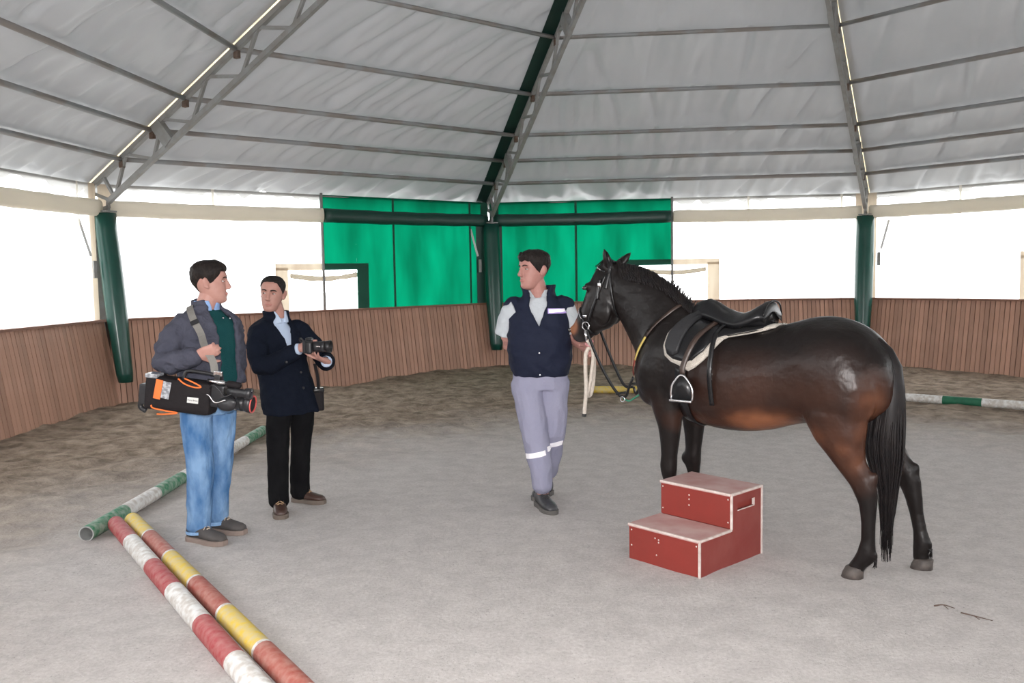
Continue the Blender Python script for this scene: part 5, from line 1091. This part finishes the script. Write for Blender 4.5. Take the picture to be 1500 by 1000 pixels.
rows = dens([(v3(.925, .005), .192, .142, 2, -2), (v3(.965, .005), .205, .155, 2, -2), (v3(1.06), .226, .172, 2, -2), (v3(1.18), .226, .172, 2, -2), (v3(1.29), .222, .158, 3, 0), (v3(1.37), .208, .142, 10, 8), (v3(1.425), .178, .122, 20, 18), (v3(1.47), .130, .108, 30, 28), (Vector((.193, 6.19, 1.51)), .112, .104, 42, 38), (Vector((.190, 6.20, 1.56)), .122, .110, 58, 52)])
vk = [rows_shell(rows, F, S, .022)]
for sd in (1, -1): vk.append(limb([v3(1.40)+S*sd*.15, v3(1.395)+S*sd*.195], [(.075, .095), (.070, .085)], (0, 1, 0), 16))
me = remesh('vest', vk, .0075, 3, .5, B3); wrinkle(me, .011, (8, 8, 9), 31, True); vest = obj('vest', me, [M['vest']], P3, fix=False)
vbv = BVHTree.FromPolygons([v.co+B3 for v in me.vertices], [tuple(p.vertices) for p in me.polygons])
sk = [rows_torso(dens([(v3(1.0), .185, .14), (v3(1.2), .19, .14), (v3(1.35), .175, .118), (v3(1.43), .13, .095), (v3(1.475), .085, .080)]), F, S), rows_shell(dens([(v3(1.44), .092, .088, 6, 6), (Vector((.194, 6.19, 1.49)), .084, .080, 16, 16), (Vector((.190, 6.19, 1.53)), .082, .080, 36, 36)]), F, S, .010)]
sk.append(limb([(.05, 6.18, 1.40), (.005, 6.20, 1.37), (-.025, 6.23, 1.30), (-.045, 6.25, 1.21)], [.085, .083, .078, .076], (0, 1, 0), 18, dome=False)); sk.append(limb([(.33, 6.18, 1.40), (.38, 6.175, 1.37), (.415, 6.165, 1.29), (.440, 6.15, 1.215)], [.085, .082, .076, .074], (0, 1, 0), 18, dome=False))
me = remesh('shirt3', sk, .006, 2, .5, B3); wrinkle(me, .006, (12, 12, 10), 37, True); obj('shirt', me, [M['shirt3']], P3, fix=False)
LR = ([(.105, 6.165, .88), (.128, 6.12, .68), (.155, 6.075, .50), (.182, 6.06, .30), (.198, 6.06, .15)], [(.122, .115), (.105, .105), (.092, .092), (.082, .085), (.070, .076)])
LL = ([(.285, 6.175, .88), (.288, 6.17, .70), (.283, 6.18, .52), (.268, 6.29, .32), (.250, 6.38, .19)], [(.122, .115), (.102, .102), (.088, .090), (.078, .082), (.068, .074)])
tr = [rows_torso(dens([(Vector((.195, 6.18, .83)), .185, .132), (Vector((.195, 6.18, .90)), .195, .138), (v3(.99), .19, .135)]), F, S), limb(*LR, (1, 0, 0), 18), limb(*LL, (1, 0, 0), 18)]
me = remesh('trousers3', tr, .0075, 3, .5, B3); wrinkle(me, .008, (12, 12, 6), 41, True); tro = obj('trousers', me, [M['trou3']], P3, fix=False)
tbv = BVHTree.FromPolygons([v.co+B3 for v in me.vertices], [tuple(p.vertices) for p in me.polygons])
def wrapband(bv, x0, z0, x1, z1, w, m, name, par, n=14):
    P = []; Nn = []
    for i in range(n+1):
        x = x0+(x1-x0)*i/n; z = z0+(z1-z0)*i/n; h = bv.ray_cast(Vector((x, 4.6, z)), Vector((0, 1, 0)))
        if h[0]: P.append(h[0]+h[1]*.002); Nn.append(h[1])
    return obj(name, ribbon(P, Nn, w, .003), m, par, False, B3)
wrapband(tbv, .088, .375, .218, .405, .036, M['reflect'], 'reflective_band', tro); wrapband(tbv, .232, .425, .345, .445, .036, M['reflect'], 'reflective_band', tro)
lt = wrapband(vbv, .250, 1.385, .372, 1.382, .036, M['lilac_tape'], 'chest_tape', vest); wrapband(vbv, .258, 1.385, .366, 1.382, .022, M['reflect'], 'reflective_strip', lt) if False else None
P = []; Nn = []
for i in range(11):
    h = vbv.ray_cast(Vector((.256+.0112*i, 4.6, 1.385)), Vector((0, 1, 0))); P.append(h[0]+h[1]*.0058); Nn.append(h[1])
obj('reflective_strip', ribbon(P, Nn, .024, .002), M['reflect'], lt, False, B3)
for x, z in ((.190, .945), (.187, 1.10)):
    h = vbv.ray_cast(Vector((x, 4.6, z)), Vector((0, 1, 0))); obj('snap_button', ellipsoid(h[0]+h[1]*.002, (.007, .004, .007), n=10, m=6), M['chrome'], P3, off=B3)
M['blackshoe'] = mat('scuffed_black_shoe', (.030, .030, .034), .45, var=(18, (.06, .06, .065), .7), bump=(70, .2)); M['soled'] = mat('dusty_black_sole', (.09, .085, .08), .85, var=(14, (.14, .13, .12), .6))
shoe(P3, B3, (.170, 6.145), (.262, 5.86), M['blackshoe'], M['soled'], M['ink'], .078, .052); shoe(P3, B3, (.265, 6.46), (.150, 6.235), M['blackshoe'], M['soled'], M['ink'], .078, .050)

# lead rope from the bit through the hand, hanging in a bight
M['rope'] = mat('off_white_cotton_rope', (.62, .56, .49), .9, var=(50, (.50, .44, .38), .7), bump=(90, .8, .01)); M['pinkrope'] = mat('faded_pink_rope', (.60, .28, .29), .9, var=(40, (.5, .2, .2), .7), bump=(90, .8, .01))
lr = empty('lead_rope', Vector((.53, 5.77, .66)), label='off-white lead rope dangling from the handler hand below the bridle', cat='rope'); off = lr.location
obj('rope', tube([(.494, 5.744, 1.205), (0.5200, 5.7850, 1.165), (0.5350, 5.8100, 1.13), (0.5400, 5.8150, 1.08), (0.5300, 5.8100, 1.0), (0.5200, 5.8150, .92), (0.5050, 5.8250, .85), (0.5100, 5.8500, .815), (0.5300, 5.8600, .84), (0.5450, 5.8600, .92), (0.5500, 5.8500, 1.02), (0.5450, 5.8350, 1.12)], .0125, 8, 60), M['rope'], lr, True, off)
hg = obj('hanging_end', tube([(0.5400, 5.8150, 1.15), (0.5100, 5.8050, 1.145), (0.4900, 5.8050, 1.10), (0.4870, 5.8050, 1.0), (0.4900, 5.8050, .88), (0.4830, 5.8050, .78), (0.4750, 5.8050, .70)], .0135, 8, 40), M['rope'], lr, True, off)
obj('whipped_tip', tube([(0.4755, 5.8050, .705), (0.4740, 5.8050, .685)], .0148, 8), M['ink'], hg, True, off)
obj('rope_knot', remesh('rope_knot', [tube([(.515+.022*math.cos(a), 5.802+.018*math.sin(a), 1.19-.006*a) for a in np.linspace(0, 6.2*1.0, 14)], .010, 8)], .004, 1, .5, off), [M['pinkrope']], lr, fix=False)

# twig on the sand
M['twig'] = mat('dry_twig', (.09, .06, .05), .9, var=(30, (.14, .10, .08), .6))
for pts, lb_ in (([(2.02, 4.12, .012), (2.06, 4.11, .02), (2.10, 4.08, .014)], 'thin curved dry twig on the sand right of the hoof'), ([(2.105, 4.03, .012), (2.14, 3.98, .016), (2.20, 3.93, .012)], 'thin dry twig nearer the camera than the curved one')):
    g = tube(pts, .004, 6, 12, taper=.5); g += tube([pts[1], (pts[1][0]+.01, pts[1][1]-.03, .01)], .002, 5, 3); a = Vector(pts[0]); tag(obj('twig', g, M['twig'], off=a), lb_, 'twig', 'twigs on the sand').location = a
